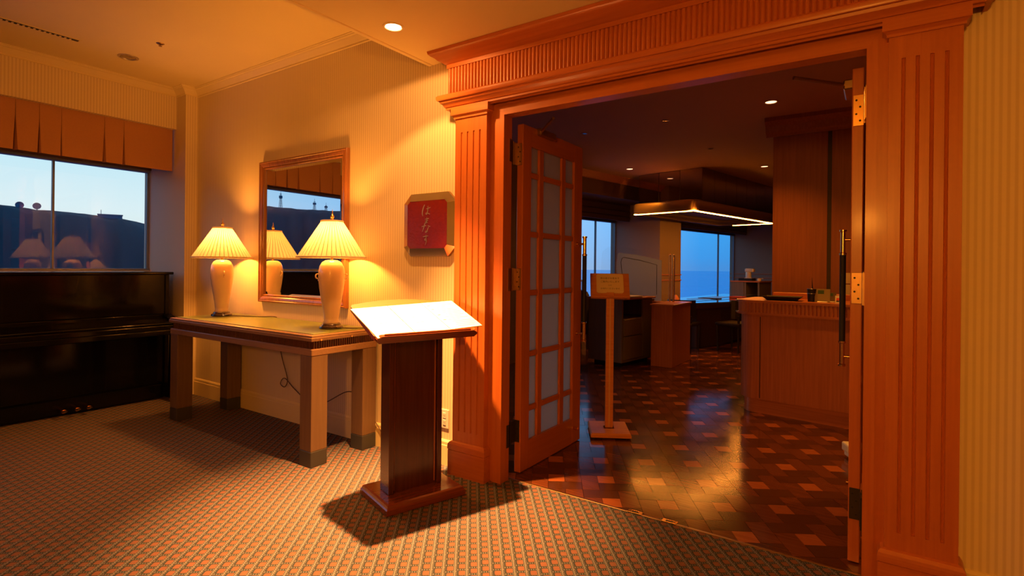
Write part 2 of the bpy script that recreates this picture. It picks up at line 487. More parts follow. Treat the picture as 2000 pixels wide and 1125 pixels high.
# ------------------------------------------------------------------ door surround
ds = sroot('trim_2')
def pilaster(x0, x1, nfl):
    yf = 2.56
    wd = x1 - x0; cx = (x0 + x1) / 2
    p = ob('pilaster', G().box(x0 + .0005, x1 - .0005, yf + .0006, YW + .003, .19, .27).box(x0, x1, yf, YW + .003, 2.10, 2.20), OAK, ds)
    # fluted shaft
    poly = [(x0, YW + .003), (x0, yf)]
    m = .052 * wd / .25; span = wd - 2 * m
    for k in range(nfl):
        c = x0 + m + span * k / (nfl - 1)
        poly += [(c - .0065, yf), (c - .0045, yf + .006), (c, yf + .0085), (c + .0045, yf + .006), (c + .0065, yf)]
    poly += [(x1, yf), (x1, YW + .003)]
    ob('fluted_shaft', G().ext(poly, 'Z', .27, 2.10), OAK, p)
    g = G()
    def ring(o): return [(x0 - o, YW + .003), (x0 - o, yf - o), (x1 + o, yf - o), (x1 + o, YW + .003)]
    g.loft([[(x, y, z) for x, y in ring(o)] for o, z in [(0, 2.185), (.008, 2.185), (.008, 2.195), (.016, 2.205), (.022, 2.207), (.022, 2.252), (0, 2.252)]])
    ob('capital', g, OAKX, p)
    g = G()
    g.loft([[(x, y, z) for x, y in ring(o)] for o, z in [(0, .205), (.012, .20), (.020, .188), (.022, .176), (.022, .155), (.016, .152), (.020, .150), (.020, 0)]])
    ob('plinth', g, OAKX, p)
    return p
pilaster(-2.165, -1.925, 4)
pilaster(.03, .255, 4)
# architrave round the opening: outer fillet, stepped frame, jamb
def arch(x_in0, x_in1, z_in, x_out0, x_out1, z_out, y0, y1, name, zb=0):
    for (xa, xb, nm) in ((x_out0, x_in0, name), (x_in1, x_out1, name)):
        poly_l = None
        g = G()
        if xa == x_out0: pts = [(xa, zb), (xb, zb), (xb, z_in), (xa, z_out)]
        else: pts = [(xa, zb), (xb, zb), (xb, z_out), (xa, z_in)]
        g.ext(pts, 'Y', y0, y1); ob(nm, g, OAK, ds)
    g = G(); g.ext([(x_in0, z_in), (x_in1, z_in), (x_out1, z_out), (x_out0, z_out)], 'Y', y0, y1); ob(name, g, OAKX, ds)
arch(-1.888, -.005, 2.222, -1.93, .035, 2.262, 2.604, 2.66, 'architrave')
arch(-1.826, -.043, 2.175, -1.889, -.004, 2.223, 2.598, 2.682, 'door_jamb')
ob('rear_lining', G().box(-1.905, -1.897, 2.682, 2.742, 0, 2.24).box(.015, .023, 2.682, 2.742, 0, 2.24).box(-1.905, .023, 2.682, 2.742, 2.222, 2.24), OAK, ds)
# entablature
XL, XR, YF = -2.228, .325, 2.552
def ent(o): return [(XL - o, YW + .003), (XL - o, YF - o), (XR + o, YF - o), (XR + o, YW + .003)]
def entab(name, prof, mat):
    g = G(); g.loft([[(x, y, z) for x, y in ent(o)] for o, z in prof]); return ob(name, g, mat, ds, smooth=32)
entab('frieze_board', [(-.012, 2.24), (-.012, 2.60)], OAKX)
entab('lower_cornice', [(-.01, 2.250), (.006, 2.250), (.006, 2.262), (.012, 2.264), (.020, 2.280), (.032, 2.288), (.036, 2.300), (.046, 2.302), (.050, 2.312), (.050, 2.326), (.044, 2.334), (-.012, 2.334)], OAKX)
entab('top_cornice', [(-.012, 2.508), (.004, 2.508), (.004, 2.532), (.018, 2.536), (.030, 2.548), (.044, 2.553), (.062, 2.570), (.074, 2.575), (.088, 2.588), (.092, 2.604), (-.012, 2.604)], OAKX)
g = G()
pitch = .0245; n = int((XR - XL) / pitch)
def reed_row(g, p0, p1, z0, z1, n, r, nrm):
    d = (Vector(p1) - Vector(p0)) / n
    for k in range(n):
        c = Vector(p0) + d * (k + .5)
        u = d.normalized()
        lo = []; hi = []
        for j in range(6):
            t = math.pi * j / 5
            q = c + u * (-math.cos(t) * d.length * .46) + Vector(nrm) * (math.sin(t) * r)
            lo.append((q.x, q.y, z0)); hi.append((q.x, q.y, z1))
        g.loft([lo, hi])
reed_row(g, (XL, YF + .012, 0), (XR, YF + .012, 0), 2.334, 2.508, n, .012, (0, -1, 0))
reed_row(g, (XL + .012, YW, 0), (XL + .012, YF + .01, 0), 2.334, 2.508, 4, .012, (-1, 0, 0))
o = ob('reeded_frieze', g, OAK, ds, smooth=40); o['kind'] = 'stuff'
# floor strip between carpet and parquet, with two bolt keeps
st = sroot('trim_3')
ob('threshold_strip', G().box(-1.885, -.005, 2.690, 2.704, -.01, .004, .001), OLDBRASS, st)
for x in (-1.037, -.857):
    k = ob('bolt_keep', G().box(x - .038, x + .038, 2.690, 2.722, 0, .006, .001), BRASS, st)
    ob('bolt_slot', G().box(x - .018, x + .018, 2.701, 2.711, .0055, .0066), DARK, k)

# ------------------------------------------------------------------ french door leaves
def leaf(name, hand):
    """closed face looks to +x; y runs from the hinge stile inward. hand +1: handle on +x side"""
    d = sroot(name)
    T = .044; y0, y1 = 2.795, 3.605; zt = 2.165; zb = .006
    F = OAK
    ob('hinge_stile', G().box(0, T, y0, y0 + .10, zb, zt, .003), F, d)
    ob('lock_stile', G().box(0, T, y1 - .125, y1, zb, zt, .003), F, d)
    ob('top_rail', G().box(.001, T - .001, y0 + .10, y1 - .125, 2.04, zt), OAKY, d)
    ob('bottom_rail', G().box(.001, T - .001, y0 + .10, y1 - .125, zb, .185), OAKY, d)
    ya, yb = y0 + .10, y1 - .125
    mv = [(2.998, 3.055), (3.298, 3.355)]
    for a, b in mv: ob('glazing_bar', G().box(.004, T - .004, a, b, .185, 2.04, .004), F, d)
    cols = [(ya, mv[0][0]), (mv[0][1], mv[1][0]), (mv[1][1], yb)]
    zs = [.185, .382, .727, 1.116, 1.487, 1.862, 2.04]
    for z in zs[1:-1]:
        for a, b in cols: ob('glazing_bar', G().box(.005, T - .005, a, b, z - .018, z + .018, .004), OAKY, d)
    for i in range(6):
        z0 = zs[i] + (.018 if i else 0); z1 = zs[i + 1] - (.018 if i < 5 else 0)
        for a, b in cols: ob('pane', G().box(T / 2 - .003, T / 2 + .003, a, b, z0, z1), FROST, d)
    # pull handle: brass ends, black grip, two standoffs
    xs = T if hand > 0 else 0; s = 1 if hand > 0 else -1
    xh = xs + s * .062; yh = 3.53
    h = ob('pull_handle', G().cyl((xh, yh, .885), (xh, yh, 1.365), .0155, seg=20), DARK, d, smooth=40)
    for za, zb2 in ((.745, .885), (1.365, 1.505)):
        ob('brass_end', G().lathe([(.0, 0), (.018, 0), (.018, .010), (.0125, .014), (.0125, zb2 - za - .014), (.018, zb2 - za - .010), (.018, zb2 - za), (0, zb2 - za)], (xh, yh, za), 20), BRASS, h, smooth=40)
    for z in (.80, 1.45):
        ob('standoff', G().cyl((xs, yh, z), (xh, yh, z), .008, seg=12).cyl((xs, yh, z), (xs + s * .008, yh, z), .016, seg=16), BRASS, h, smooth=40)
    ob('door_bumper', G().cyl((xs, 3.50, .115), (xs + s * .035, 3.50, .115), .010, .013, 14), BRASS, d, smooth=40)
    return d
dl = leaf('door_1', 1); dl.location = (-1.862, 0, 0)
dr = leaf('door_2', -1); dr.location = (-.098, 0, 0)
def hinges(d, xa, xb, xk, xj, mats):
    """leaf plate on the stile edge xa..xb, knuckle at xk in the gap, flap on the jamb at xj"""
    for z, m in zip((1.91, 1.135, .195), mats):
        h = ob('hinge', G().box(min(xa, xb), max(xa, xb), 2.789, 2.7945, z, z + .135, .001), m, d)
        ob('hinge_knuckle', G().cyl((xk, 2.738, z - .004), (xk, 2.738, z + .139), .007, seg=12), m, h, smooth=40)
        ob('leaf_flap', G().box(xk - .003, xk + .003, 2.740, 2.790, z, z + .135), m, h)
        ob('jamb_flap', G().box(min(xj - .002, xk), max(xj + .002, xk), 2.682, 2.687, z, z + .135).box(xj - .002, xj + .002, 2.655, 2.687, z, z + .135).box(xk - .003, xk + .003, 2.682, 2.737, z, z + .135), m, h)
        for j in range(4):
            xx = xa + (xb - xa) * (.30 if j % 2 else .65); zz = z + .022 + j * .030
            ob('screw', G().cyl((xx, 2.7895, zz), (xx, 2.7878, zz), .0045, seg=8), DARK, h)
hinges(dl, .002, .038, .008, .0375, (OLDBRASS, OLDBRASS, HINGEDARK))
hinges(dr, .004, .044, .050, .0535, (BRASS, OLDBRASS, HINGEDARK))
for d, s, x0 in ((dl, 1, .06), (dr, -1, -.03)):
    c = ob('closer_arm', G().tube([(x0 * 1.0, 2.98, 2.15), (x0 + s * .20, 2.79, 2.166)], .009, 8), OLDBRASS, d, smooth=40)
    ob('closer_body', G().box(x0 - .06 if s > 0 else x0 - .012, x0 + .012 if s > 0 else x0 + .06, 2.96, 3.16, 2.125, 2.172, .006), OLDBRASS, c)

# ================================================================== SETTING: RESTAURANT
RZ = 2.80
FP = (-4.19, 9.72, 0); FR = R(-12)
RPOLY = [(3.4, 2.74), (3.4, 16.0), (-2.97, 16.0), (-5.78, 2.80), (-5.62, 2.74)]
struct(ob('floor', G().ext([(3.4, 2.70)] + RPOLY[1:4] + [(-5.62, 2.70)], 'Z', -.12, -.010), DARK))
struct(ob('ceiling', G().ext(RPOLY, 'Z', RZ, 3.1), RCEIL))
struct(ob('wall_side', G().box(3.3, 3.4, 2.74, 16.0, 0, RZ), RWOOD))
struct(ob('wall_end', G().box(-2.9, 3.4, 15.9, 16.0, 0, RZ), RWOOD))
struct(ob('wall_return', G().box(-5.62, -5.5, 2.74, 4.2, 0, RZ), WPY))
wf = sroot('wall_window', FP, FR)
def pillar(y0, y1):
    p = ob('pillar', G().box(-.1, .97, y0, y1, 0, RZ), RWALL, wf)
    for z in (1.05, 1.15): ob('dado_moulding', G().box(-.1, .985, y0 - .015, y1 + .015, z, z + .022, .006), RWOODX, p)
for a, b in ((-6.9, -6.4), (-3.85, -2.3), (0, .75), (5.25, 6.1)): pillar(a, b)
for a, b in ((-6.4, -3.85), (-2.3, 0), (.75, 5.25)):
    ob('sill_wall', G().box(-.12, .02, a, b, 0, .50), RWALL, wf)
    ob('head_wall', G().box(-.12, .02, a, b, 2.17, RZ), RDARK, wf)
ob('bulkhead', G().box(.0, .80, -6.2, 6.1, 2.46, RZ), RDARK, wf)
ob('bulkhead_cornice', G().ext([(.80, 2.70), (.82, 2.71), (.86, 2.76), (.90, 2.80), (.80, 2.80)], 'Y', -6.2, 6.1), RWOOD, wf)
# (cornice profile is given in x,z)
def rwin(name, y0, y1, muls):
    wn = sroot(name, FP, FR)
    ob('frame_bottom', G().box(-.04, .03, y0, y1, .50, .53, .003), ALU, wn)
    ob('frame_top', G().box(-.04, .03, y0, y1, 2.14, 2.17, .003), ALU, wn)
    ys = [y0 + .02] + muls + [y1 - .02]
    for y in ys: ob('mullion', G().box(-.02, .02, y - .008, y + .008, .53, 2.14, .002), ALU, wn)
    for a, b in zip(ys, ys[1:]): ob('pane', G().box(-.008, -.002, a + .008, b - .008, .53, 2.14), GLASS, wn)
    b = ob('roman_blind', G().ext([(.30, 2.15), (.33, 2.15), (.345, 2.22), (.33, 2.24), (.345, 2.32), (.33, 2.34), (.345, 2.42), (.33, 2.47), (.30, 2.47)], 'Y', y0 + .01, y1 - .01), RDARK, wn)
rwin('window_2', -2.3, 0, [-.62])
rwin('window_4', -6.4, -3.85, [-5.1])
rwin('window_3', .75, 5.25, [2.2, 4.36])
# dark panelled service core behind the counter
co = sroot('wall_core')
ob('core_body', G().box(-.885, 3.3, 6.02, 7.2, 0, 2.70), COREWOOD, co)
ob('core_panel', G().box(-.884, -.404, 6.008, 6.021, .10, 2.62, .002), COREWOOD, co)
ob('core_panel', G().box(-.370, 1.2, 6.008, 6.021, .10, 2.62, .002), COREWOOD, co)
ob('core_skirting', G().box(-.886, 3.0, 6.004, 6.021, 0, .10, .002), COREWOOD, co)
ob('core_joint', G().box(-.404, -.370, 6.012, 6.020, .1, 2.62), HINGEDARK, co)
ob('core_cornice', G().ext([(6.02, 2.62), (6.0, 2.62), (5.99, 2.64), (5.97, 2.66), (5.95, 2.72), (5.90, 2.76), (5.90, 2.80), (6.02, 2.80)], 'X', -.95, 3.3), COREWOOD, co)

# parquet: pinwheel blocks of one light square and four long pieces
pq = sroot('floor_parquet')
import mathutils
pu = Vector((.864, .503)); pv = Vector((-.503, .864))
U, V = .0993, .1067
org = Vector((-.929, 2.899)) - pu * U * 1.5 - pv * V * 1.5
PIE = [('square_block', (1, 2, 1, 2), PQ_L), ('upper_block', (0, 2, 2, 3), PQ_D), ('right_block', (2, 3, 1, 3), PQ_M), ('lower_block', (1, 3, 0, 1), PQ_D), ('left_block', (0, 1, 0, 2), PQ_M)]
YB = 2.706
def clip_y(poly, yb):
    out = []
    for i in range(len(poly)):
        a, b = poly[i], poly[(i + 1) % len(poly)]
        if a.y >= yb: out.append(a)
        if (a.y >= yb) != (b.y >= yb):
            t = (yb - a.y) / (b.y - a.y); out.append(a + (b - a) * t)
    return out
pieces = []
for i in range(-24, 34):
    for j in range(-14, 44):
        for k, (nm, (a0, a1, b0, b1), m) in enumerate(PIE):
            gp = .0011
            poly = []
            for a, b in ((a0 * U + gp, b0 * V + gp), (a1 * U - gp, b0 * V + gp), (a1 * U - gp, b1 * V - gp), (a0 * U + gp, b1 * V - gp)):
                poly.append(org + pu * (i * 3 * U + a) + pv * (j * 3 * V + b))
            c = sum(poly, Vector((0, 0))) / 4
            if c.y > 13.5 or c.x < -5.4 or c.x > 1.2: continue
            poly = clip_y(poly, YB)
            if len(poly) < 3: continue
            # how far away the piece is: near ones first
            dist = math.hypot(c.x, c.y)
            lx = -.85 - .30 * (c.y - 2.7)
            vis = (-1.84 < c.x < -.02) if c.y < 3.6 else (c.x > -2.9)
            pieces.append((dist + (0 if vis else 50), poly, m))
pieces.sort(key=lambda t: t[0])
def piece(g, poly):
    h = random.uniform(-.0003, .0003)
    tx, ty = random.uniform(-.0022, .0022), random.uniform(-.0022, .0022)
    c = sum(poly, Vector((0, 0))) / len(poly)
    top = [(p.x, p.y, h + (p.x - c.x) * tx + (p.y - c.y) * ty) for p in poly]
    bot = [(p.x, p.y, -.0105) for p in poly]
    T = [g.bm.verts.new(p) for p in top]; B = [g.bm.verts.new(p) for p in bot]
    g.bm.faces.new(T)
    for i in range(len(poly)): g.bm.faces.new((T[i], T[(i + 1) % len(poly)], B[(i + 1) % len(poly)], B[i]))
for d, poly, m in pieces[:296]:
    g = G(); piece(g, poly); ob('parquet_block', g, m, pq)
for m, nm in ((PQ_L, 'far_light_blocks'), (PQ_D, 'far_dark_blocks'), (PQ_M, 'far_red_blocks')):
    g = G()
    for d, poly, mm in pieces[296:]:
        if mm is m: piece(g, poly)
    o = ob(nm, g, m, pq); o['kind'] = 'stuff'

# ================================================================== LOBBY OBJECTS
# ---- valance
g = G()
slits = [2.108, 1.957, 1.648, 1.502, 1.351, 1.05, .86, .55, .33, .02, -.2, -.5, -.85, -1.1, -1.5, -1.8, -2.2, -2.6, -3.0, -3.5]
zs = [2.70, 2.62, 2.46, 2.36, 2.27, 2.185]
loops = []
for z in zs:
    op = max(0, (2.50 - z)) / .315
    row = [(-5.765, 2.522, z)]
    for y in slits:
        jit = ((y * 37.7) % 1.0)
        dd = .0005 + (.004 + .012 * jit) * op
        row += [(-5.765 + .004 * op * jit, y + dd + .02, z), (-5.765 + .006 * op, y + dd, z), (-5.80 - .012 * op, y, z), (-5.765 + .002 * op, y - dd, z), (-5.765, y - dd - .02, z)]
    row.append((-5.765, -4.4, z)); loops.append(row)
g.loft(loops)
va = thing('window_valance', 'reddish brown pleated fabric valance hanging across the top of the lobby window', 'valance', (-5.765, -.9, 2.185))
def cent(o, root):
    o.parent = root; o.matrix_parent_inverse = Matrix.Translation(-Vector(root.location)); return o
v1 = ob('pleated_skirt', g, VAL); cent(v1, va)
v2 = ob('mounting_board', G().box(-5.86, -5.79, -4.4, 2.52, 2.60, 2.70), RDARK); cent(v2, va)

# ---- upright piano (front looks to +x)
pi = thing('upright_piano', 'black lacquered upright piano with closed lid below the lobby window', 'piano', (-5.9, 1.70, 0))
def pp(name, g, m=BLACKLAC, parent=None, smooth=None):
    o = ob(name, g, m, parent or pi, smooth); return o
YA, YZ = -.745, .735     # local y
pp('top_lid', G().box(-.36, .345, YA - .02, YZ + .02, 1.172, 1.197, .006, 2))
pp('side_panel', G().box(-.34, .30, YA, YA + .035, .06, 1.172, .004)); pp('side_panel', G().box(-.34, .30, YZ - .035, YZ, .06, 1.172, .004))
pp('back_panel', G().box(-.36, -.33, YA, YZ, .06, 1.172))
up = pp('upper_panel', G().box(.255, .29, YA + .035, YZ - .035, .80, 1.172, .004))
pp('lid_rail', G().box(.25, .325, YA + .03, YZ - .03, .765, .80, .006, 2))
fbd = pp('fallboard', G().ext([(.29, .80), (.34, .765), (.50, .745), (.535, .735), (.535, .715), (.29, .715)], 'Y', YA + .07, YZ - .07))
pp('lid_edge', G().cyl((.535, YA + .07, .728), (.535, YZ - .07, .728), .010, seg=12), parent=fbd, smooth=40)
pp('key_bed', G().box(.25, .56, YA + .03, YZ - .03, .625, .672, .006, 2))
pp('key_slip', G().box(.53, .56, YA + .05, YZ - .05, .672, .715, .006, 2))
for y in (YA, YZ - .07):
    pp('side_arm', G().ext([(.25, .62), (.555, .62), (.57, .64), (.57, .70), (.55, .735), (.34, .80), (.25, .80)], 'Y', y, y + .07))
lw = pp('lower_panel', G().box(.245, .275, YA + .035, YZ - .035, .14, .62, .004))
pp('toe_rail', G().box(.235, .325, YA, YZ, .02, .14, .004))
for y in (YA + .01, YZ - .075): pp('leg', G().ext([(y, .14), (y + .065, .14), (y + .055, .62), (y + .01, .62)], 'X', .46, .535)); pp('toe_block', G().box(.235, .56, y, y + .065, .03, .14, .006, 2))
for y in (YA + .04, YZ - .04):
    for x in (-.22, .45): pp('caster', G().cyl((x, y - .012, .016), (x, y + .012, .016), .016, seg=14), OLDBRASS, smooth=40)
for y, l in ((-.02, .12), (.07, .12), (.15, .11)):
    y -= .08
    pd = pp('pedal', G().tube([(.30, y, .075), (.38, y, .072), (.43, y, .062)], [.010, .010, .017], 10), BRASS, smooth=40)
    pp('pedal_tip', G().lathe([(0, -.006), (.018, -.004), (.022, .002), (.016, .008), (0, .010)], (.435, y, .062), 14), BRASS, pd, smooth=40)

# ---- console table
TX0, TX1, TY0, TY1 = -4.805, -2.93, 2.10, 2.632
tb = thing('console_table', 'long taupe console table with thick square legs under the mirror', 'table', ((TX0 + TX1) / 2, (TY0 + TY1) / 2, 0))
hx, hy = (TX1 - TX0) / 2, (TY1 - TY0) / 2
g = G()
g.loft([[(-a, -b, z), (a, -b, z), (a, b2, z), (-a, b2, z)] for a, b, b2, z in [(hx - .01, hy - .01, hy, .797), (hx + .006, hy + .006, hy, .797), (hx + .008, hy + .008, hy, .816), (hx + .002, hy + .002, hy, .819), (hx + .002, hy + .002, hy, .830), (hx - .012, hy - .012, hy, .834), (hx - .05, hy - .05, hy - .03, .834), (0.1, .1, .1, .834)]], closed=True)
top = ob('table_top', g, TAUPEX, tb)
ob('glass_top', G().box(-hx + .035, hx - .035, -hy + .035, hy - .02, .8335, .8385, .001), TABLEGLASS, top)
bd = ob('band_core', G().box(-hx + .016, hx - .016, -hy + .016, hy, .744, .797), MAHOG, tb)
g = G()
reed_row(g, (-hx + .02, -hy + .016, 0), (hx - .016, -hy + .016, 0), .746, .797, 100, .006, (0, -1, 0))
reed_row(g, (hx - .016, -hy + .016, 0), (hx - .016, hy, 0), .746, .797, 29, .006, (1, 0, 0))
o = ob('reeded_band', g, MAHOG, bd, smooth=40); o['kind'] = 'stuff'
ob('apron_rail', G().box(-hx, hx, -hy, hy, .703, .746, .004), TAUPEX, tb)
for sx in (-1, 1):
    for sy in (-1, 1):
        x = sx * (hx - .062); y = sy * (hy - .062)
        l = ob('leg', G().box(x - .06, x + .06, y - .06, y + .06, .10, .703, .003), TAUPE, tb)
        ob('foot', G().box(x - .061, x + .061, y - .061, y + .061, 0, .10, .003), plain('slate_shoe', (.05, .05, .052), .4) if 'slate_shoe' not in MATS else MATS['slate_shoe'], l)
for x in (.9, .55): ob('glass_stud', G().cyl((hx + .006, -hy + (.06 if x == .9 else .30), .803), (hx + .014, -hy + (.06 if x == .9 else .30), .803), .006, seg=10), BRASS, top)

# ---- table lamps
def table_lamp(x, y, z, rz, label):
    t = thing('table_lamp', label, 'lamp', (x, y, z), rz, 'matching table lamps on the console')
    b = ob('base', G().lathe([(.0, 0), (.078, 0), (.082, .008), (.078, .018), (.066, .024), (.062, .034), (.056, .038), (0, .038)], seg=40), plain('dark_lamp_base', (.035, .016, .010), .25, coat=.5) if 'dark_lamp_base' not in MATS else MATS['dark_lamp_base'], t, smooth=40)
    prof = [(.0, .036), (.050, .036), (.053, .046), (.049, .056), (.051, .075), (.058, .130), (.068, .195), (.078, .260), (.085, .315), (.0885, .360), (.0875, .395), (.081, .430), (.066, .458), (.044, .472), (.020, .476), (.0, .476)]
    body = ob('vase_body', G().lathe(prof, seg=44), CERAMIC, t, smooth=50)
    for s in (-1, 1):
        g = G(); pts = []
        for k in range(13):
            a = -math.pi * .55 + k / 12 * math.pi * 1.55
            pts.append((s * (.0905 + .013 * math.cos(a) * 1.0 + .002), 0, .362 + .016 * math.sin(a)))
        pts.append((s * .087, 0, .330))
        g.tube(pts, .0048, 8); ob('ear_handle', g, CERAMIC, body, smooth=50)
    ob('neck', G().cyl((0, 0, .474), (0, 0, .53), .009, seg=12).cyl((0, 0, .51), (0, 0, .575), .014, seg=14), BRASS, t, smooth=40)
    ob('bulb', G().lathe([(0, .585), (.014, .590), (.020, .612), (.032, .640), (.030, .660), (.014, .678), (0, .682)], seg=20), FROSTBULB, t, smooth=60)
    # pleated empire shade
    n = 44; g = G(); z0, z1 = .492, .742; r0, r1 = .2275, .072
    rows = []
    for j in range(7):
        f = j / 6; z = z0 + (z1 - z0) * f; rr = r0 + (r1 - r0) * f
        ring = []
        for k in range(n * 2):
            a = math.pi * k / n
            amp = .0022 * (1 - .6 * f) * (1 if k % 2 else -1)
            ring.append(((rr + amp) * math.cos(a), (rr + amp) * math.sin(a), z))
        rows.append(ring)
    g.loft(rows, closed=True)
    sh = ob('lamp_shade', g, SHADE, t)
    g = G()
    for k in range(n):
        a = 2 * math.pi * (k + .25) / n
        lo = []; hi = []
        for side in (-1, 1):
            for (z, rr, wd, L) in ((z0 + .002, r0 + .0042, .0030, lo), (z1 - .002, r1 + .0030, .0013, hi)):
                L.append((rr * math.cos(a) - side * wd * math.sin(a), rr * math.sin(a) + side * wd * math.cos(a), z))
        g.loft([lo, hi])
    o = ob('pleat_folds', g, SHADE, sh); o['kind'] = 'stuff'
    for z, r in ((z0, r0), (z1, r1)):
        ob('shade_trim', G().loft([[((r + dr) * math.cos(2 * math.pi * k / 60), (r + dr) * math.sin(2 * math.pi * k / 60), z + dz) for k in range(60)] for dr, dz in ((.005, -.004), (.007, .004), (.002, .008), (.0, .0), (.005, -.004))], closed=True), SHADE, sh, smooth=50)
    ob('harp', G().tube([(0, -.012, .57), (0, -.05, .60), (0, -.055, .66), (0, -.03, .72), (0, 0, .744), (0, .03, .72), (0, .055, .66), (0, .05, .60), (0, .012, .57)], .0022, 6), BRASS, t, smooth=60)
    for a in (0, 2.094, 4.189):
        ob('shade_spoke', G().cyl((0, 0, .744), (.07 * math.cos(a), .07 * math.sin(a), .740), .0016, seg=6), BRASS, sh)
    ob('finial', G().lathe([(0, .742), (.012, .744), (.017, .752), (.010, .758), (.008, .764), (.014, .772), (.013, .780), (.006, .792), (.004, .806), (.0012, .826), (0, .827)], seg=18), BRASS, t, smooth=50)
    lamp('POINT', 'lamp_light', (0, 0, .645), P_LAMP, (1.0, .345, .05), parent=t, shadow_soft_size=.045)
    return t
table_lamp(-4.589, 2.405, .8385, R(-18), 'cream ceramic lamp with pleated shade standing left of the mirror')
table_lamp(-3.142, 2.405, .8385, R(50), 'cream ceramic lamp with pleated shade standing right of the mirror')
# cords
def curve_pts(ctrl, n=10):
    P = [Vector(c) for c in ctrl]; P = [P[0]] + P + [P[-1]]; out = []
    for i in range(1, len(P) - 2):
        for k in range(n):
            t = k / n
            a, b, c, d = P[i - 1], P[i], P[i + 1], P[i + 2]
            out.append(.5 * ((2 * b) + (c - a) * t + (2 * a - 5 * b + 4 * c - d) * t * t + (3 * b - a - 3 * c + d) * t ** 3))
    out.append(P[-2]); return out
CORD = plain('brown_cord', (.09, .05, .03), .6)
g = G(); g.tube(curve_pts([(-4.51, 2.43, .846), (-4.40, 2.50, .842), (-4.25, 2.56, .842), (-4.16, 2.628, .840), (-4.15, 2.642, .80), (-4.15, 2.640, .72), (-4.06, 2.625, .52), (-3.97, 2.618, .35), (-4.00, 2.615, .28), (-4.06, 2.615, .30), (-4.0, 2.615, .35), (-3.86, 2.612, .28), (-3.66, 2.612, .20), (-3.50, 2.615, .22), (-3.25, 2.62, .34), (-3.13, 2.615, .35)]), .0035, 6)
tag(ob('power_cord', g, CORD, smooth=60), 'thin brown cord trailing from the left lamp and looping under the table', 'cord')
g = G(); g.tube(curve_pts([(-3.06, 2.43, .846), (-3.0, 2.50, .842), (-2.975, 2.56, .842), (-3.02, 2.628, .84), (-3.03, 2.643, .80), (-3.05, 2.640, .72), (-3.11, 2.63, .40), (-3.16, 2.62, .25), (-3.12, 2.62, .12), (-3.05, 2.62, .10), (-3.0, 2.625, .22), (-2.86, 2.628, .10)]), .0035, 6)
tag(ob('power_cord', g, CORD, smooth=60), 'thin brown cord from the right lamp curling down behind the right table leg', 'cord')

# ---- wall mirror
mrr = thing('wall_mirror', 'tall rectangular wall mirror in a ridged brown wooden frame above the console', 'mirror', (-3.832, YW, 1.555))
mw, mh = .572, .597
def mring(o, y): return [(-mw + o, y, -mh + o), (mw - o, y, -mh + o), (mw - o, y, mh - o), (-mw + o, y, mh - o)]
g = G(); g.loft([mring(o, y) for o, y in [(0, -.002), (0, -.030), (.004, -.036), (.012, -.038), (.018, -.032), (.024, -.034), (.040, -.030), (.050, -.022), (.054, -.026), (.060, -.026), (.066, -.016), (.066, -.004)]], closed=True)
fr_m = wood('walnut_gilt_frame', (.26, .10, .035), (.40, .16, .055), .28, 'Z', .3)
ob('frame', g, fr_m, mrr)
g = G(); g.loft([mring(.066, -.0105), mring(.091, -.014)], closed=True); 
ob('bevelled_edge', g, MIRROR, mrr)
ob('glass', G().quad(*mring(.091, -.014)), MIRROR, mrr)
ob('backing', G().box(-mw + .01, mw - .01, -.009, -.001, -mh + .01, mh - .01), DARK, mrr)

# ---- restaurant name plaque
pl = thing('wall_plaque', 'red lacquer plaque with silver Japanese lettering and a shiny eight-sided metal rim', 'sign', (-2.436, YW, 1.550))
pw, ph, ch = .226, .208, .062
def octo(o, y, c=None):
    a, b = pw - o, ph - o; c = ch - o * .3 if c is None else c
    return [(-a + c, y, -b), (a - c, y, -b), (a, y, -b + c), (a, y, b - c), (a - c, y, b), (-a + c, y, b), (-a, y, b - c), (-a, y, -b + c)]
g = G(); g.loft([octo(.004, -.001), octo(0, -.006), octo(0, -.028)], closed=True)
ob('rim_edge', g, OLDBRASS, pl)
g = G(); g.loft([octo(0, -.028), octo(.052, -.050, .022)], closed=True)
ob('bevelled_rim', g, CHROME, pl)
g = G(); vs = [g.bm.verts.new(p) for p in octo(.050, -.0485, .022)]; g.bm.faces.new(vs)
ob('red_panel', g, REDLEATHER, pl)
# brush strokes, (x right, z up) in millimetres
K = .00064
def S(*p): return [((x - 452) * K, -(y - 548) * .000455) for x, y in p]
strokes = [
    (S((425, 262), (410, 295), (396, 345), (392, 390), (400, 428)), (4.5, 7, 8, 7.5, 3)),
    (S((448, 325), (472, 318), (504, 308)), (3, 5, 3)),
    (S((470, 282), (468, 330), (462, 375), (452, 402), (440, 398), (446, 384), (470, 390), (496, 402)), (3, 6, 6, 5, 4, 4, 5, 3)),
    (S((428, 474), (455, 468), (484, 462)), (3, 5, 4)),
    (S((432, 498), (452, 494), (474, 490)), (3, 4.5, 3)),
    (S((456, 446), (456, 480), (452, 514), (442, 530), (434, 520), (448, 514), (468, 526)), (3, 5.5, 5, 4, 3, 4, 2.5)),
    (S((384, 578), (412, 572), (448, 562)), (3, 5.5, 3.5)),
    (S((428, 528), (424, 560), (412, 600), (394, 652)), (4, 6, 6, 2.5)),
    (S((468, 566), (486, 574), (504, 580)), (3, 5, 3)),
    (S((484, 586), (470, 610), (460, 640), (446, 662), (436, 652), (450, 642), (470, 654)), (3, 5, 6, 5, 4, 4, 2.5)),
    (S((402, 724), (436, 718), (476, 712)), (3, 5, 3.5)),
    (S((446, 694), (448, 730), (446, 765), (430, 774), (428, 758), (444, 752), (452, 776), (448, 810), (434, 846)), (3, 5, 5.5, 4, 4, 4, 5, 4.5, 1.2)),
]
g = G()
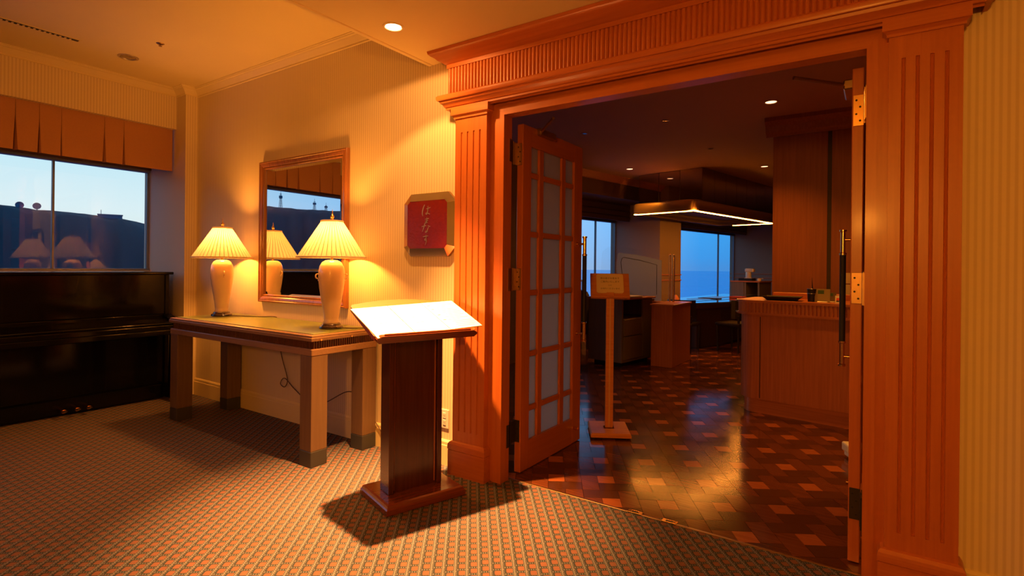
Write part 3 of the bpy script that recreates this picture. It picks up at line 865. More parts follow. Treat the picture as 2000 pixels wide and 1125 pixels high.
for pts, wd in strokes:
    P = [Vector((p[0], 0, p[1])) for p in pts]
    # resample
    C2 = curve_pts([tuple(p) for p in P], 6)
    W2 = []
    for i in range(len(wd) - 1):
        for k in range(6): W2.append(wd[i] + (wd[i + 1] - wd[i]) * k / 6)
    W2.append(wd[-1])
    L1 = []; L2 = []
    for i, p in enumerate(C2):
        d = (C2[min(i + 1, len(C2) - 1)] - C2[max(i - 1, 0)])
        nrm = Vector((-d.z, 0, d.x)).normalized() * W2[i] * .00055
        L1.append((p.x + nrm.x, -.0512, p.z + nrm.z)); L2.append((p.x - nrm.x, -.0512, p.z - nrm.z))
    g.loft([L1, L2])
ob('lettering', g, SILVERINK, pl)

# ---- wall socket
so = thing('wall_socket', 'cream double wall socket low on the wall beside the pilaster', 'socket', (-2.303, YW, .295))
ob('cover_plate', G().box(-.034, .034, -.007, 0, -.060, .060, .002), WHITE, so)
for z in (-.022, .022):
    k = ob('outlet', G().box(-.013, .013, -.010, -.006, z - .018, z + .018, .002), WHITE, so)
    for x in (-.005, .005): ob('slot', G().box(x - .001, x + .001, -.0105, -.009, z - .007, z + .006), DARK, k)

# ---- lectern with menu
lc = thing('menu_lectern', 'dark mahogany lectern with a sloping arched top standing on the lobby carpet', 'lectern', (-2.14, 2.20, 0), math.atan2(.946, .325) - math.pi / 2)
# local: +y = along the width (w), +x = towards the reader (d)
g = G()
g.loft([[(-.182 + o, -.238 + o, z), (.177 - o, -.238 + o, z), (.177 - o, .232 - o, z), (-.182 + o, .232 - o, z)] for o, z in [(.004, 0), (0, .004), (0, .030), (.006, .036), (.010, .048), (.020, .054), (.16, .055)]], closed=True)
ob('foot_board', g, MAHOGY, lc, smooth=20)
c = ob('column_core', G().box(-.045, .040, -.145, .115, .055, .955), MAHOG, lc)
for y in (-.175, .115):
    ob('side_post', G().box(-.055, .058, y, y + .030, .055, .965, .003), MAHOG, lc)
for y in (-.140, .106): ob('bead', G().cyl((.0425, y, .07), (.0425, y, .93), .004, seg=8), plain('mahogany_highlight_bead', (.34, .10, .03), .12, coat=.6) if y < 0 else MATS['mahogany_highlight_bead'], c, smooth=40)  # highlight lines of the column put into a lighter bead colour
SL = math.atan2(.150, .36)
def tilt(g):   # tray plane: origin at front lower edge, local x back, y width, z normal
    M = Matrix(((-math.cos(SL), 0, math.sin(SL), .205), (0, 1, 0, -.03), (math.sin(SL), 0, math.cos(SL), .918), (0, 0, 0, 1)))
    return g.xf(M)
HW = .298
poly = [(-.010, -HW + .03), (.005, -HW), (.33, -HW - .006), (.352, -HW + .006)]
for k in range(13):
    f = k / 12; poly.append((.352 + .052 * math.sin(math.pi * f) ** .9 if 0 < f < 1 else .352, -HW + .006 + (2 * HW - .012) * f))
poly += [(.33, HW + .006), (.005, HW), (-.010, HW - .03)]
g = G(); g.ext(poly, 'Z', -.012, .012); tilt(g)
tr = ob('sloping_top', g, wood('lectern_top', (.26, .045, .007), (.33, .060, .010), .5, 'Y', 0), lc)
g = G(); g.ext([(y, z) for y, z in [(-HW + .02, -.018), (HW - .02, -.018), (HW - .004, -.004), (HW - .004, .008), (HW - .03, .022), (-HW + .03, .022), (-HW + .004, .008), (-HW + .004, -.004)]], 'X', -.026, -.004); tilt(g)
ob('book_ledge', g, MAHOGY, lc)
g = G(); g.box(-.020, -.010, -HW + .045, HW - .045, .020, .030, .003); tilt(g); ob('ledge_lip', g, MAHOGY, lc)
ob('tray_bracket', G().ext([(-.05, .86), (.05, .86), (.16, .925), (-.13, 1.03), (-.13, 1.01)], 'Y', -.12, .07), MAHOG, lc)
# menu, its own thing
mn = thing('folded_menu', 'open cream menu with three pages lying on the lectern', 'menu', (-2.14, 2.20, 0), lc.rotation_euler.z)
MW = .325
def menu_xf(g): 
    rot = Matrix.Rotation(R(-5.0), 4, 'Z'); 
    g.xf(Matrix.Translation((.168, 0.02, 0)) @ rot @ Matrix.Translation((-.168, 0, 0))); return tilt(g)
pg = 2 * MW / 3
for k in range(3):
    a = -MW + pg * k + (.002 if k else 0); b = -MW + pg * (k + 1) - (.002 if k < 2 else 0)
    g = G(); g.box(.002, .325, a, b, .0135, .0165); menu_xf(g)
    p = ob('page', g, PAPER, mn)
    random.seed(20 + k)
    g = G()
    # lines of print: left page nearly blank, right page fuller
    rows = 2 if k < 2 else 15
    for r_ in range(rows):
        yy = a + .03; zz = (.20 - k * .03) - r_ * .06 if k < 2 else .285 - r_ * .0185
        ln = random.uniform(.03, .07) if k < 2 else random.uniform(.05, .14)
        st_ = random.uniform(.01, .05)
        g.box(zz, zz + .0035, yy + st_, yy + st_ + ln, .0166, .0169)
    menu_xf(g); o = ob('print_lines', g, INKFAINT, p); o['kind'] = 'stuff'
    if k == 2:
        for zz in (.283, .235, .165, .105):
            g = G(); g.box(zz, zz + .006, a + .018, a + .036, .0166, .01705); menu_xf(g); ob('heading_mark', g, INKBROWN, p)
g = G(); g.box(.0, .328, -MW - .001, MW + .001, .0121, .0134); menu_xf(g); ob('menu_cover', g, plain('tan_menu_cover', (.45, .26, .10), .5), mn)

# ---- ceiling fixtures of the lobby
def downlight(loc, r, label, lit, name='recessed_downlight', group=None, ring=WHITE):
    t = thing(name, label, 'ceiling light', loc, 0, group)
    ob('trim_ring', G().loft([[(rr * math.cos(2 * math.pi * k / 32), rr * math.sin(2 * math.pi * k / 32), z) for k in range(32)] for rr, z in ((r * 1.28, .0), (r * 1.25, -.004), (r * 1.02, -.005), (r * .98, -.001))], closed=True), ring, t, smooth=40)
    ob('reflector', G().loft([[(rr * math.cos(2 * math.pi * k / 32), rr * math.sin(2 * math.pi * k / 32), z) for k in range(32)] for rr, z in ((r, -.001), (r * .92, -.0012))], closed=True), STEEL, t)
    ob('bulb_glass', G().lathe([(0, -.0035), (r * .5, -.003), (r * .93, -.0015), (r * .93, -.0005), (0, -.0005)], seg=28), lit, t, smooth=40)
    return t
t = downlight((-2.235, 2.102, ZS), .046, 'bright lit downlight in the lower ceiling above the lectern', BULB, ring=MOULD)
lamp('SPOT', 'downlight_beam', (0, 0, -.012), P_DOWN_NARROW, BEAM, parent=t, spot_size=R(58), spot_blend=.85, shadow_soft_size=.03).rotation_euler = (R(-3), R(-3), 0)
lamp('SPOT', 'downlight_spill', (0, 0, -.012), P_DOWN_SPILL, BEAM, parent=t, spot_size=R(174), spot_blend=.1, shadow_soft_size=.03)
lamp('SPOT', 'downlight_core', (0, 0, -.012), P_DOWN_TIGHT, (1.0, .47, .17), parent=t, spot_size=R(33), spot_blend=.9, shadow_soft_size=.03)
lamp('SPOT', 'downlight_spread', (0, 0, -.012), P_DOWN_WIDE, BEAM, parent=t, spot_size=R(122), spot_blend=.2, shadow_soft_size=.03)
OFF = plain('unlit_downlight_glass', (.35, .30, .24), .15, .6)
downlight((-5.13, 1.90, ZC), .058, 'unlit silver downlight in the upper ceiling near the window', OFF, ring=STEEL)
sd = thing('sprinkler_head', 'small brass sprinkler head in the upper ceiling beside the unlit downlight', 'sprinkler', (-4.60, 1.918, ZC))
ob('escutcheon', G().lathe([(0, -.006), (.020, -.006), (.028, -.001), (.028, 0), (0, 0)], seg=20), OLDBRASS, sd, smooth=40)
ob('deflector', G().lathe([(0, -.022), (.012, -.021), (.012, -.019), (.005, -.017), (.005, -.005), (0, -.005)], seg=14), OLDBRASS, sd, smooth=40)
vt = thing('ceiling_vent', 'long narrow dark air slot in the upper ceiling along the window side', 'vent', (-5.075, .6, ZC))
ob('slot_recess', G().box(-.022, .022, -.95, .95, -.004, -.001), DARK, vt)
ob('slot_rim', G().box(-.030, -.022, -.96, .96, -.006, 0, .001).box(.022, .030, -.96, .96, -.006, 0, .001), CEIL, vt)
me = mesh_of(G().box(-.021, .004, -.006, .006, -.0065, -.003), CEIL, 'vent_blade')
for k in range(62): put('vent_blade', me, vt, (0, -.93 + k * .03, 0))

# standing lamp added unseen behind the viewpoint to light the doors from the front
t = thing('added_floor_lamp', 'added standing lamp with a round glass globe, unseen, lighting the restaurant doors', 'lamp', (-.10, -1.30, 0))
ob('foot_disc', G().lathe([(0, 0), (.15, 0), (.155, .012), (.14, .024), (.03, .034), (0, .036)], seg=32), BRASS, t, smooth=40)
ob('pole', G().cyl((0, 0, .03), (0, 0, 1.66), .012, seg=14), BRASS, t, smooth=40)
ob('globe', G().lathe([(.02, 1.64), (.06, 1.65), (.11, 1.70), (.125, 1.77), (.11, 1.84), (.06, 1.89), (0, 1.90)], seg=28), FROSTBULB, t, smooth=60)
lamp('POINT', 'added_floor_light', (0, 0, 1.77), P_FLOOR, parent=t, shadow_soft_size=.11)

# ================================================================== RESTAURANT OBJECTS
for k, (x, y, lab, lit, p) in enumerate((
        (-.812, 5.363, 'large lit downlight nearest the doorway in the restaurant ceiling', 1, 1.2),
        (-1.393, 8.674, 'lit downlight in the restaurant ceiling beside the wooden core wall', 1, .8),
        (-3.161, 7.864, 'lit downlight in the restaurant ceiling left of the extractor hood', 1, .8),
        (-2.769, 5.525, 'unlit small fitting in the restaurant ceiling above the open left door', 0, 0),
        (-1.819, 5.482, 'unlit small fitting in the middle of the restaurant ceiling', 0, 0),
        (-1.757, 7.04, 'unlit small fitting in the restaurant ceiling in front of the hood', 0, 0),
        (.6, 4.3, 'lit downlight in the restaurant ceiling over the counter behind the jamb', 1, 1.6))):
    t = downlight((x, y, RZ), .050 if lit else .035, lab, RBULB if lit else OFF, group=None, ring=RCEIL)
    if lit: lamp('SPOT', 'downlight_beam', (0, 0, -.012), P_REST * p, parent=t, spot_size=R(95), spot_blend=.8, shadow_soft_size=.05)

# ---- extractor hood over the teppan table
hd = thing('extractor_hood', 'bronze extractor hood with mirrored chimney and glowing light strips under its rim', 'hood', (-2.21, 8.02, 2.13), FR)
# local: y away from viewer along e1, -x towards the windows
HX, HY = -1.10, 3.06
def rr_rect(o, z, rad=.12, n=5):
    pts = []
    x0, x1, y0, y1 = HX + o, -o, o, HY - o
    for cx, cy, a0 in ((x1 - rad, y0 + rad, -90), (x1 - rad, y1 - rad, 0), (x0 + rad, y1 - rad, 90), (x0 + rad, y0 + rad, 180)):
        for k in range(n + 1):
            a = R(a0 + 90 * k / n); pts.append((cx + rad * math.cos(a), cy + rad * math.sin(a), z))
    return pts
g = G(); g.loft([rr_rect(.0, .012), rr_rect(-.004, .03), rr_rect(-.004, .155), rr_rect(.015, .175), rr_rect(.10, .18)], closed=True)
ob('canopy_skin', g, BRONZE, hd, smooth=50)
g = G(); g.loft([rr_rect(.075, .03), rr_rect(.14, .06), rr_rect(.14, .10)], closed=True); ob('inner_lining', g, RDARK, hd, smooth=50)
g = G(); vs = [g.bm.verts.new(p) for p in rr_rect(.14, .10)]; g.bm.faces.new(vs); ob('filter_panel', g, RDARK, hd)
ob('rim_liner', G().loft([rr_rect(.0, .012), rr_rect(.006, .004), rr_rect(.070, .004), rr_rect(.075, .03)], closed=True), RDARK, hd, smooth=50)
ob('light_strip', G().box(HX + .05, -.004, .006, .050, -.004, .010, .003), STRIP, hd)
ob('light_strip', G().box(-.050, -.006, .050, HY - .05, -.004, .010, .003), STRIP, hd)
ob('light_strip', G().box(-.78, -.050, HY - .050, HY - .006, -.004, .010, .003), STRIP, hd)
g = G(); x0, x1, y0, y1 = HX - .02, -.02, .25, HY - .05
ck = ob('chimney_core', G().box(x0 + .02, x1 - .006, y0 + .006, y1, .178, RZ - 2.13 - .001), DARK, hd)
CHM = plain('smoked_mirror', (.42, .36, .31), .03, 1.0)
nY = 7; dy = (y1 - y0) / nY
for k in range(nY): ob('mirror_panel', G().box(x1 - .006, x1, y0 + k * dy + .003, y0 + (k + 1) * dy - .003, .18, RZ - 2.13 - .004, .001), CHM, ck)
nX = 3; dx = (x1 - x0) / nX
for k in range(nX): ob('mirror_panel', G().box(x0 + k * dx + .003, x0 + (k + 1) * dx - .003, y0, y0 + .006, .18, RZ - 2.13 - .004, .001), CHM, ck)

# ---- teppan table and chairs
tp = thing('teppan_table', 'dark teppan table with a shiny top beneath the extractor hood', 'table', (-2.28, 8.43, 0))
TTOP = plain('black_polished_stone', (.05, .05, .055), .03, coat=1.0)
TPOLY = [(-.82, .07), (-.29, .04), (0, 0), (.34, .77), (.53, 1.75), (.62, 3.45), (-.42, 3.55)]
ob('counter_top', G().ext(TPOLY, 'Z', .728, .755), TTOP, tp)
g = G(); gx = [(.0 + x * .93 - .012, .10 + y * .955) for x, y in TPOLY]
ob('griddle_surround', G().ext([(-.60, .50), (-.10, .45), (.10, 1.0), (.28, 3.0), (-.32, 3.1)], 'Z', .7545, .7585), TTOP, tp)
ob('steel_griddle', G().ext([(-.42, .9), (-.10, .85), (.02, 2.2), (-.30, 2.25)], 'Z', .758, .762), STEEL, tp)
ob('table_apron', G().ext([(x * .9 - .01, .08 + y * .95) for x, y in TPOLY], 'Z', .66, .728), RDARK, tp)
ob('table_body', G().ext([(-.52, .55), (-.14, .50), (.10, 1.1), (.26, 3.2), (-.30, 3.3)], 'Z', 0, .66), RDARK, tp)
SEAT = plain('dark_seat_leather', (.025, .016, .012), .32)
CHLEG = plain('black_chair_leg', (.02, .014, .011), .4)
def chair(x, y, rz, label):
    t = thing('dining_chair', label, 'chair', (x, y, 0), rz, 'dark chairs at the teppan table')
    ob('seat', G().box(-.22, .22, -.21, .21, .40, .455, .02, 2), SEAT, t)
    g = G(); lo = []; 
    n = 10; ins = []; outs = []
    for k in range(n + 1):
        a = R(200 + 140 * k / n); ins.append((.205 * math.cos(a), .20 * math.sin(a))); outs.append((.24 * math.cos(a), .235 * math.sin(a)))
    g.ext(ins + outs[::-1], 'Z', .52, .80); ob('backrest', g, SEAT, t)
    for sx in (-1, 1):
        for sy in (-1, 1):
            top_z = .40 if sy > 0 else .56
            ob('leg', G().cyl((sx * .18, sy * .175, 0), (sx * .19, sy * .185, top_z), .014, .018, 10), CHLEG, t, smooth=40)
    return t
c0 = chair(-2.50, 8.46, R(-4), 'dark chair with a curved back at the front edge of the teppan table')
dup(c0, (-1.83, 8.93, 0), R(68), 'dark chair with a curved back at the slanted right corner of the teppan table')
dup(c0, (-1.60, 9.70, 0), R(78), 'dark chair with a curved back farther along the right side of the teppan table')
# things on the table
nk = ob('orange_wedge', G().lathe([(.0, .075), (.02, .068), (.045, .03), (.06, 0), (0, 0)], (0, 0, 0), 5), plain('wedge_orange', (.75, .25, .05), .6), loc=(-2.86, 9.25, .7556)); tag(nk, 'small orange napkin standing on the teppan table by the window', 'wedge')  # five-sided orange wedge, narrowing to a point
ty = ob('slate_tray', G().box(-.17, .17, -.10, .10, 0, .012, .003), DARK, loc=(-2.42, 9.75, .7592), rz=FR); tag(ty, 'thin black tray lying on the teppan table', 'tray')
rd = ob('menu_cover', G().box(-.12, .12, -.09, .09, 0, .03, .004), REDTHING, loc=(-2.08, 10.35, .7592), rz=FR); tag(rd, 'red menu cover on the far right of the teppan table', 'menu')

# ---- sign stand
sg = thing('sign_stand', 'slim oak stand with a small orange notice board inside the doorway', 'sign stand', (-1.715, 3.895, 0), R(30))
g = G(); g.loft([[(-a, -b, z), (a, -b, z), (a, b, z), (-a, b, z)] for a, b, z in [(.150, .170, .012), (.150, .170, .032), (.142, .162, .044), (.04, .04, .0445)]], closed=True); g.bm.faces.new([g.bm.verts.new(p) for p in ((-.15, -.17, .012), (.15, -.17, .012), (.15, .17, .012), (-.15, .17, .012))])
ob('foot_board', g, SIGNOAK, sg)
for sx in (-1, 1):
    for sy in (-1, 1): ob('foot_pad', G().cyl((sx * .12, sy * .14, 0), (sx * .12, sy * .14, .013), .014, seg=10), DARK, sg)
po = ob('post', G().box(-.030, .030, -.016, .016, .044, 1.09, .002), SIGNOAK, sg)
ob('post_inlay', G().box(-.004, .004, -.0185, -.015, .05, 1.05), plain('pale_inlay', (.72, .45, .20), .4), po)
def btilt(g): return g.xf(Matrix.Translation((0, -.012, 1.045)) @ Matrix.Rotation(R(-24), 4, 'X'))
g = G(); g.box(-.150, .150, -.008, .008, -.005, .205, .002); btilt(g); bo = ob('board', g, SIGNOAK, sg)
g = G(); g.box(-.150, .150, -.028, -.008, -.005, .010, .003); btilt(g); ob('ledge', g, SIGNOAK, sg)
g = G()
pts = []
for cx, cz, a0 in ((.088, .052, -90), (.088, .180, 0), (-.088, .180, 90), (-.088, .052, 180)):
    for k in range(5):
        a = R(a0 + 22.5 * k); pts.append((cx + .016 * math.cos(a), cz + .016 * math.sin(a)))
g.ext(pts, 'Y', -.019, -.0085); btilt(g); cd = ob('notice_card', g, CARD, sg)
for k, (tx, sz) in enumerate((('係の者がお席まで', .0185), ('ご案内いたします', .0185), ('少々', .014), ('お待ちくださいませ', .0165))):
    me = text_mesh(tx, sz)
    M = Matrix.Translation((0, -.012, 1.045)) @ Matrix.Rotation(R(-24), 4, 'X') @ Matrix.Translation((0, -.0195, .152 - k * .0285)) @ Matrix.Rotation(R(90), 4, 'X')
    me.transform(M); me.materials.clear(); me.materials.append(INKBROWN)
    o = bpy.data.objects.new('lettering', me); COL.objects.link(o); o.parent = cd

# ---- reception counter at the right
rc = thing('reception_counter', 'reddish wooden reception counter with a reeded band under its top', 'counter', (-1.06, 5.22, 0), R(-7.5))
# local: x to the right along the front, y back
def cpath(o, n=8, rad=.16, L=2.4, D=.62):
    pts = [(-o, D)]
    for k in range(n + 1):
        a = R(180 + 90 * k / n); pts.append((rad + (rad + o) * math.cos(a), rad + (rad + o) * math.sin(a)))
    pts.append((L, -o)); return pts
def cwall(name, o, z0, z1, mat, inner=.03):
    P = cpath(o); Q = cpath(o - inner, rad=.16)
    return ob(name, G().ext(P + Q[::-1], 'Z', z0, z1), mat, rc, smooth=25)
cwall('front_panel', 0, .13, .90, RWOOD)
cwall('plinth', -.03, 0, .13, RWOODX)
cwall('lower_moulding', .035, .876, .898, RWOODX, .07)
cwall('band_core', .018, .898, .985, RWOOD, .06)
g = G(); P = cpath(.018, 24); tot = 0
pts = [Vector((*p, 0)) for p in P]
# walk along the path setting reeds
seglen = [(pts[i + 1] - pts[i]).length for i in range(len(pts) - 1)]
L = sum(seglen); nr = int(L / .03)
def walk(s):
    for i, l in enumerate(seglen):
        if s <= l or i == len(seglen) - 1:
            d = (pts[i + 1] - pts[i]).normalized(); return pts[i] + d * s, d
        s -= l
for k in range(nr):
    p, d = walk((k + .5) * L / nr); nn = Vector((-d.y, d.x, 0)); nn = nn if nn.dot(p - Vector((.4, .4, 0))) > 0 else -nn
    lo = []; hi = []
    for j in range(5):
        t = math.pi * j / 4; q = p - d * math.cos(t) * .0135 + nn * math.sin(t) * .009
        lo.append((q.x, q.y, .898)); hi.append((q.x, q.y, .984))
    g.loft([lo, hi])
o = ob('reeded_band', g, RWOOD, rc, smooth=40); o['kind'] = 'stuff'
ob('counter_top', G().ext(cpath(.032) + [(2.4, .62)], 'Z', .984, 1.005), RWOODX, rc)
ob('rear_ledge', G().box(.14, 2.4, .60, .66, .90, 1.06, .006), RWOODX, rc)
ob('ledge_band', G().box(.14, 2.4, .592, .60, .985, 1.03), RWOOD, rc)
for z in (.888, .995): ob('end_cap', G().lathe([(0, -.014), (.010, -.010), (.014, 0), (.010, .010), (0, .014)], (-.034, .12, z), 14), STEEL, rc, smooth=60)
ob('panel_joint', G().box(.205, .211, -.003, .003, .14, .86), DARK, rc)
def on_counter(lx, ly, z=1.0056):
    a = R(-7.5); return (-1.06 + lx * math.cos(a) - ly * math.sin(a), 5.22 + lx * math.sin(a) + ly * math.cos(a), z)
tr_ = thing('counter_tray', 'dark flared tray lying on the left end of the reception counter', 'tray', on_counter(.34, .18))
ob('tray_floor', G().box(-.115, .115, -.08, .08, 0, .004), DARK, tr_)
ob('tray_wall', G().loft([[(-a, -b, z), (a, -b, z), (a, b, z), (-a, b, z)] for a, b, z in ((.115, .08, .002), (.155, .11, .036), (.150, .106, .036), (.112, .077, .004))], closed=True), DARK, tr_)
cu = thing('pen_cup', 'black pen cup with two pale rings on the reception counter', 'cup', on_counter(.575, .17))
ob('cup_body', G().lathe([(0, 0), (.030, 0), (.036, .11), (.033, .11), (.028, .006), (0, .006)], seg=20), DARK, cu, smooth=40)
for z in (.068, .108): ob('cup_ring', G().cyl((0, 0, z), (0, 0, z + .005), .0365, seg=20), STEEL, cu, smooth=40)
p = ob('ink_pen', G().tube([(0, 0, 0), (-.006, 0, .10), (-.012, 0, .20)], [.0045, .005, .001], 8), DARK, loc=tuple(Vector(on_counter(.575, .17)) + Vector((.012, 0, .008)))); tag(p, 'long black pen standing in the pen cup', 'pen')
for k, (lx, ly, wd_, h, c, lab, nm) in enumerate(((.66, .15, .115, .115, (.32, .27, .16), 'green and tan postcard leaning in a stand beside the pen cup', 'postcard'), (.72, .22, .06, .085, (.16, .11, .07), 'brown postcard standing behind the green postcard', 'postcard'))):
    a_ = thing('postcard_stand', lab, 'card', on_counter(lx, ly))
    g = G(); g.box(-wd_ / 2, wd_ / 2, -.002, .002, 0, h, .001); g.xf(Matrix.Rotation(R(-14), 4, 'X')); bq = ob('card', g, plain('card_stock_%s' % 'ab'[k], c, .4), a_)
    g = G(); g.box(-wd_ * .3, wd_ * .1, -.0026, -.0018, h * .62, h * .9); g.xf(Matrix.Rotation(R(-14), 4, 'X')); ob('printed_patch', g, plain('card_print_%s' % 'ab'[k], (.05, .12, .05), .4), bq)
    ob('stand_foot', G().box(-wd_ * .35, wd_ * .35, -.004, .045, 0, .006, .002), STEEL, a_)
rcd = thing('leaflet_holder', 'small white card with a red and black print behind the right door handle', 'card', on_counter(.80, .10))
g = G(); g.box(-.035, .035, -.002, .002, 0, .065); g.xf(Matrix.Rotation(R(-18), 4, 'X')); q = ob('card', g, WHITE, rcd)
g = G(); g.box(-.026, .028, -.0032, -.0018, .024, .044); g.xf(Matrix.Rotation(R(-18), 4, 'X')); ob('red_print', g, plain('red_print', (.7, .08, .03), .5), q)
g = G(); g.box(-.026, .028, -.0032, -.0018, .012, .022); g.xf(Matrix.Rotation(R(-18), 4, 'X')); ob('black_print', g, DARK, q)
for z, lab in ((1.155, 'upper pale notice slip pinned to the wooden core wall'), (1.045, 'lower pale notice slip pinned to the wooden core wall')):
    tag(ob('notice_slip', G().box(-.06, .06, -.002, .002, 0, .10), CARD, loc=(-.235, 6.004, z)), lab, 'notice')

# ---- sideboard behind, with coffee things
sb = thing('side_cabinet', 'greyish service cabinet with an open niche under the right end of the far window', 'cabinet', (-2.28, 12.65, 0), R(-12))
ob('carcass', G().box(-.30, .30, .30, .34, 0, 1.0).box(-.30, -.27, -.3, .3, 0, 1.0).box(.27, .30, -.3, .3, 0, 1.0).box(-.02, .02, -.3, .3, 0, 1.0).box(-.27, .27, -.3, .3, .62, .66), RGREY, sb)
ob('cabinet_top', G().box(-.32, .32, -.32, .34, 1.0, 1.03, .004), RWOODX, sb)
ob('front_panel', G().box(-.30, -.02, -.31, -.295, .0, 1.0), RGREY, sb)
ob('lower_door', G().box(.02, .30, -.31, -.295, 0, .74, .003), RGREY, sb)
def on_sb(lx, ly, z=1.03):
    a = R(-12); return (-2.28 + lx * math.cos(a) - ly * math.sin(a), 12.65 + lx * math.sin(a) + ly * math.cos(a), z)
ra = ob('cup_rack', G().box(-.15, .15, -.10, .10, 0, .05, .004), DARK, loc=on_sb(-.08, 0), rz=R(-12)); tag(ra, 'low dark rack on the service cabinet under the white coffee server', 'rack')
cs = thing('coffee_server', 'white coffee server standing on a dark rack on the service cabinet', 'coffee server', on_sb(-.05, 0, 1.08), R(-12))
ob('body', G().lathe([(0, 0), (.055, 0), (.060, .02), (.058, .13), (.050, .15), (0, .155)], seg=20), WHITE, cs, smooth=40)
ob('head', G().box(-.065, .125, -.062, .062, .135, .215, .022, 3), WHITE, cs, smooth=50)
ob('drip_foot', G().box(-.07, .09, -.06, .06, 0, .014, .004), WHITE, cs)
mj = thing('milk_jug', 'small yellowish jug beside the coffee server', 'jug', on_sb(.20, -.05), R(-12))
ob('body', G().lathe([(0, 0), (.040, 0), (.045, .025), (.036, .055), (.032, .055), (.030, .01), (0, .01)], seg=18), CARD, mj, smooth=40)
ob('handle', G().tube([(.036, 0, .05), (.075, 0, .052), (.085, 0, .045)], .007, 8), CARD, mj, smooth=40)

# ---- reception cabinet at the left
rb = thing('drawer_cabinet', 'brown drawer cabinet with an open niche behind the sign stand', 'cabinet', (-2.88, 6.93, 0), R(-9))
ob('plinth', G().box(-.22, .20, -.32, .34, 0, .06), DARK, rb)
ob('carcass', G().box(-.27, -.24, -.39, .39, .06, .87).box(-.24, .245, -.39, -.36, .06, .87).box(-.24, .245, .36, .39, .06, .87).box(-.24, .245, -.36, .36, .06, .09).box(-.24, -.21, -.36, .36, .09, .87).box(-.24, .245, -.36, .36, .60, .625), RGREY, rb)
ob('cabinet_top', G().box(-.29, .29, -.41, .41, .87, .895, .004), RWOODX, rb)
ob('drawer', G().box(.235, .262, -.355, .10, .40, .615, .003), RGREY, rb)
ob('drawer', G().box(.235, .262, -.355, .10, .095, .39, .003), RGREY, rb)
ob('cabinet_door', G().box(.235, .262, .11, .355, .095, .86, .003), RGREY, rb)
pa = ob('paper_stack', G().box(-.12, .14, -.16, .14, 0, .018, .002), PAPER, loc=(-2.74, 6.80, .895), rz=R(-9)); tag(pa, 'flat stack of papers on top of the drawer cabinet', 'papers')
ac = thing('arm_chair', 'dark upholstered armchair back seen behind the drawer cabinet', 'chair', (-3.12, 7.90, 0), R(-12))
ob('seat', G().box(-.30, .30, -.28, .28, .22, .45, .04, 2), SEAT, ac)
ob('backrest', G().ext([(-.31, .40), (.31, .40), (.31, .84), (.27, .90), (.18, .93), (-.18, .93), (-.27, .90), (-.31, .84)], 'Y', -.33, -.26), SEAT, ac)
for s in (-1, 1): ob('armrest', G().box(s * .31 - .04, s * .31 + .04, -.28, .26, .22, .64, .02, 2), SEAT, ac)
for sx in (-1, 1):
    for sy in (-1, 1): ob('leg', G().cyl((sx * .26, sy * .24, 0), (sx * .26, sy * .24, .23), .018, .024, 10), RDARK, ac)
d2 = thing('arm_chair', 'dark upholstered armchair under the left restaurant window', 'chair', (-3.98, 8.0, 0), R(-12))
for ch_ in list(ac.children):
    c = ch_.copy(); COL.objects.link(c); c.parent = d2

# ---- low partition with etched glass screen
sw = thing('glass_screen', 'low wooden partition carrying an etched glass screen with brass posts', 'screen', (-2.17, 6.885, 0))
ob('partition_body', G().box(-.28, 0, 0, .80, 0, .79, .004), RWOOD, sw)
ob('partition_wing', G().box(-1.25, -.28, .515, .60, 0, .79, .004), RWOOD, sw)
ob('partition_cap', G().box(-.295, .015, -.015, .815, .79, .815, .004), RWOODX, sw)
ob('partition_cap', G().box(-1.26, -.295, .50, .61, .79, .815, .004), RWOODX, sw)
gy = .555
def gs(pts): return [((-2.17 + x) * 1.065 + 2.17, max(.816, 1.28 + (z - 1.28) * 1.065)) for x, z in pts]
gp = gs([(-.07, .84), (-1.02, .84), (-1.05, 1.20), (-1.03, 1.50), (-.95, 1.56), (-.75, 1.565), (-.50, 1.53), (-.25, 1.475), (-.07, 1.445)])
ob('clear_glass', G().ext(gp, 'Y', gy, gy + .008), GLASS, sw)
fp = gs([(-.18, .85), (-.72, .85), (-.80, 1.10), (-.82, 1.30), (-.805, 1.44), (-.79, 1.49), (-.50, 1.455), (-.18, 1.385)])
ob('etched_area', G().ext(fp, 'Y', gy - .002, gy), ETCH, sw)
ln = gs([(-.245, .93), (-.245, 1.325), (-.48, 1.385), (-.71, 1.425), (-.735, 1.41), (-.75, 1.36), (-.742, 1.28), (-.73, 1.20)])
ob('border_line', G().tube([(x, gy - .004, z) for x, z in ln], .004, 6), DARK, sw)
for x, rr_ in ((-.165, .0155), (-.215, .011)):
    ob('post', G().cyl((x, gy, .815), (x, gy, 1.455), rr_, seg=16).lathe([(0, 1.475), (rr_ * .7, 1.470), (rr_, 1.455), (rr_, 1.45)], (x, gy, 0), 16, cap=False), BRASS, sw, smooth=40)
for x in (-.45, -.85):
    ob('glass_clip', G().box(x - .015, x + .015, gy - .01, gy + .018, .815, .85, .003), BRASS, sw)

# ---- small white box on the floor by the right leaf
wx = thing('door_wedge_box', 'small white plastic box on the parquet behind the right door', 'box', (-.085, 4.36, 0), R(25))
ob('body', G().box(-.10, .10, -.05, .05, .045, .105, .012, 2), WHITE, wx)
ob('under_tray', G().box(-.085, .10, -.042, .042, .012, .045, .006), WHITE, wx)
for x in (-.06, .06): ob('foot', G().cyl((x, 0, 0), (x, 0, .013), .014, seg=10), DARK, wx)

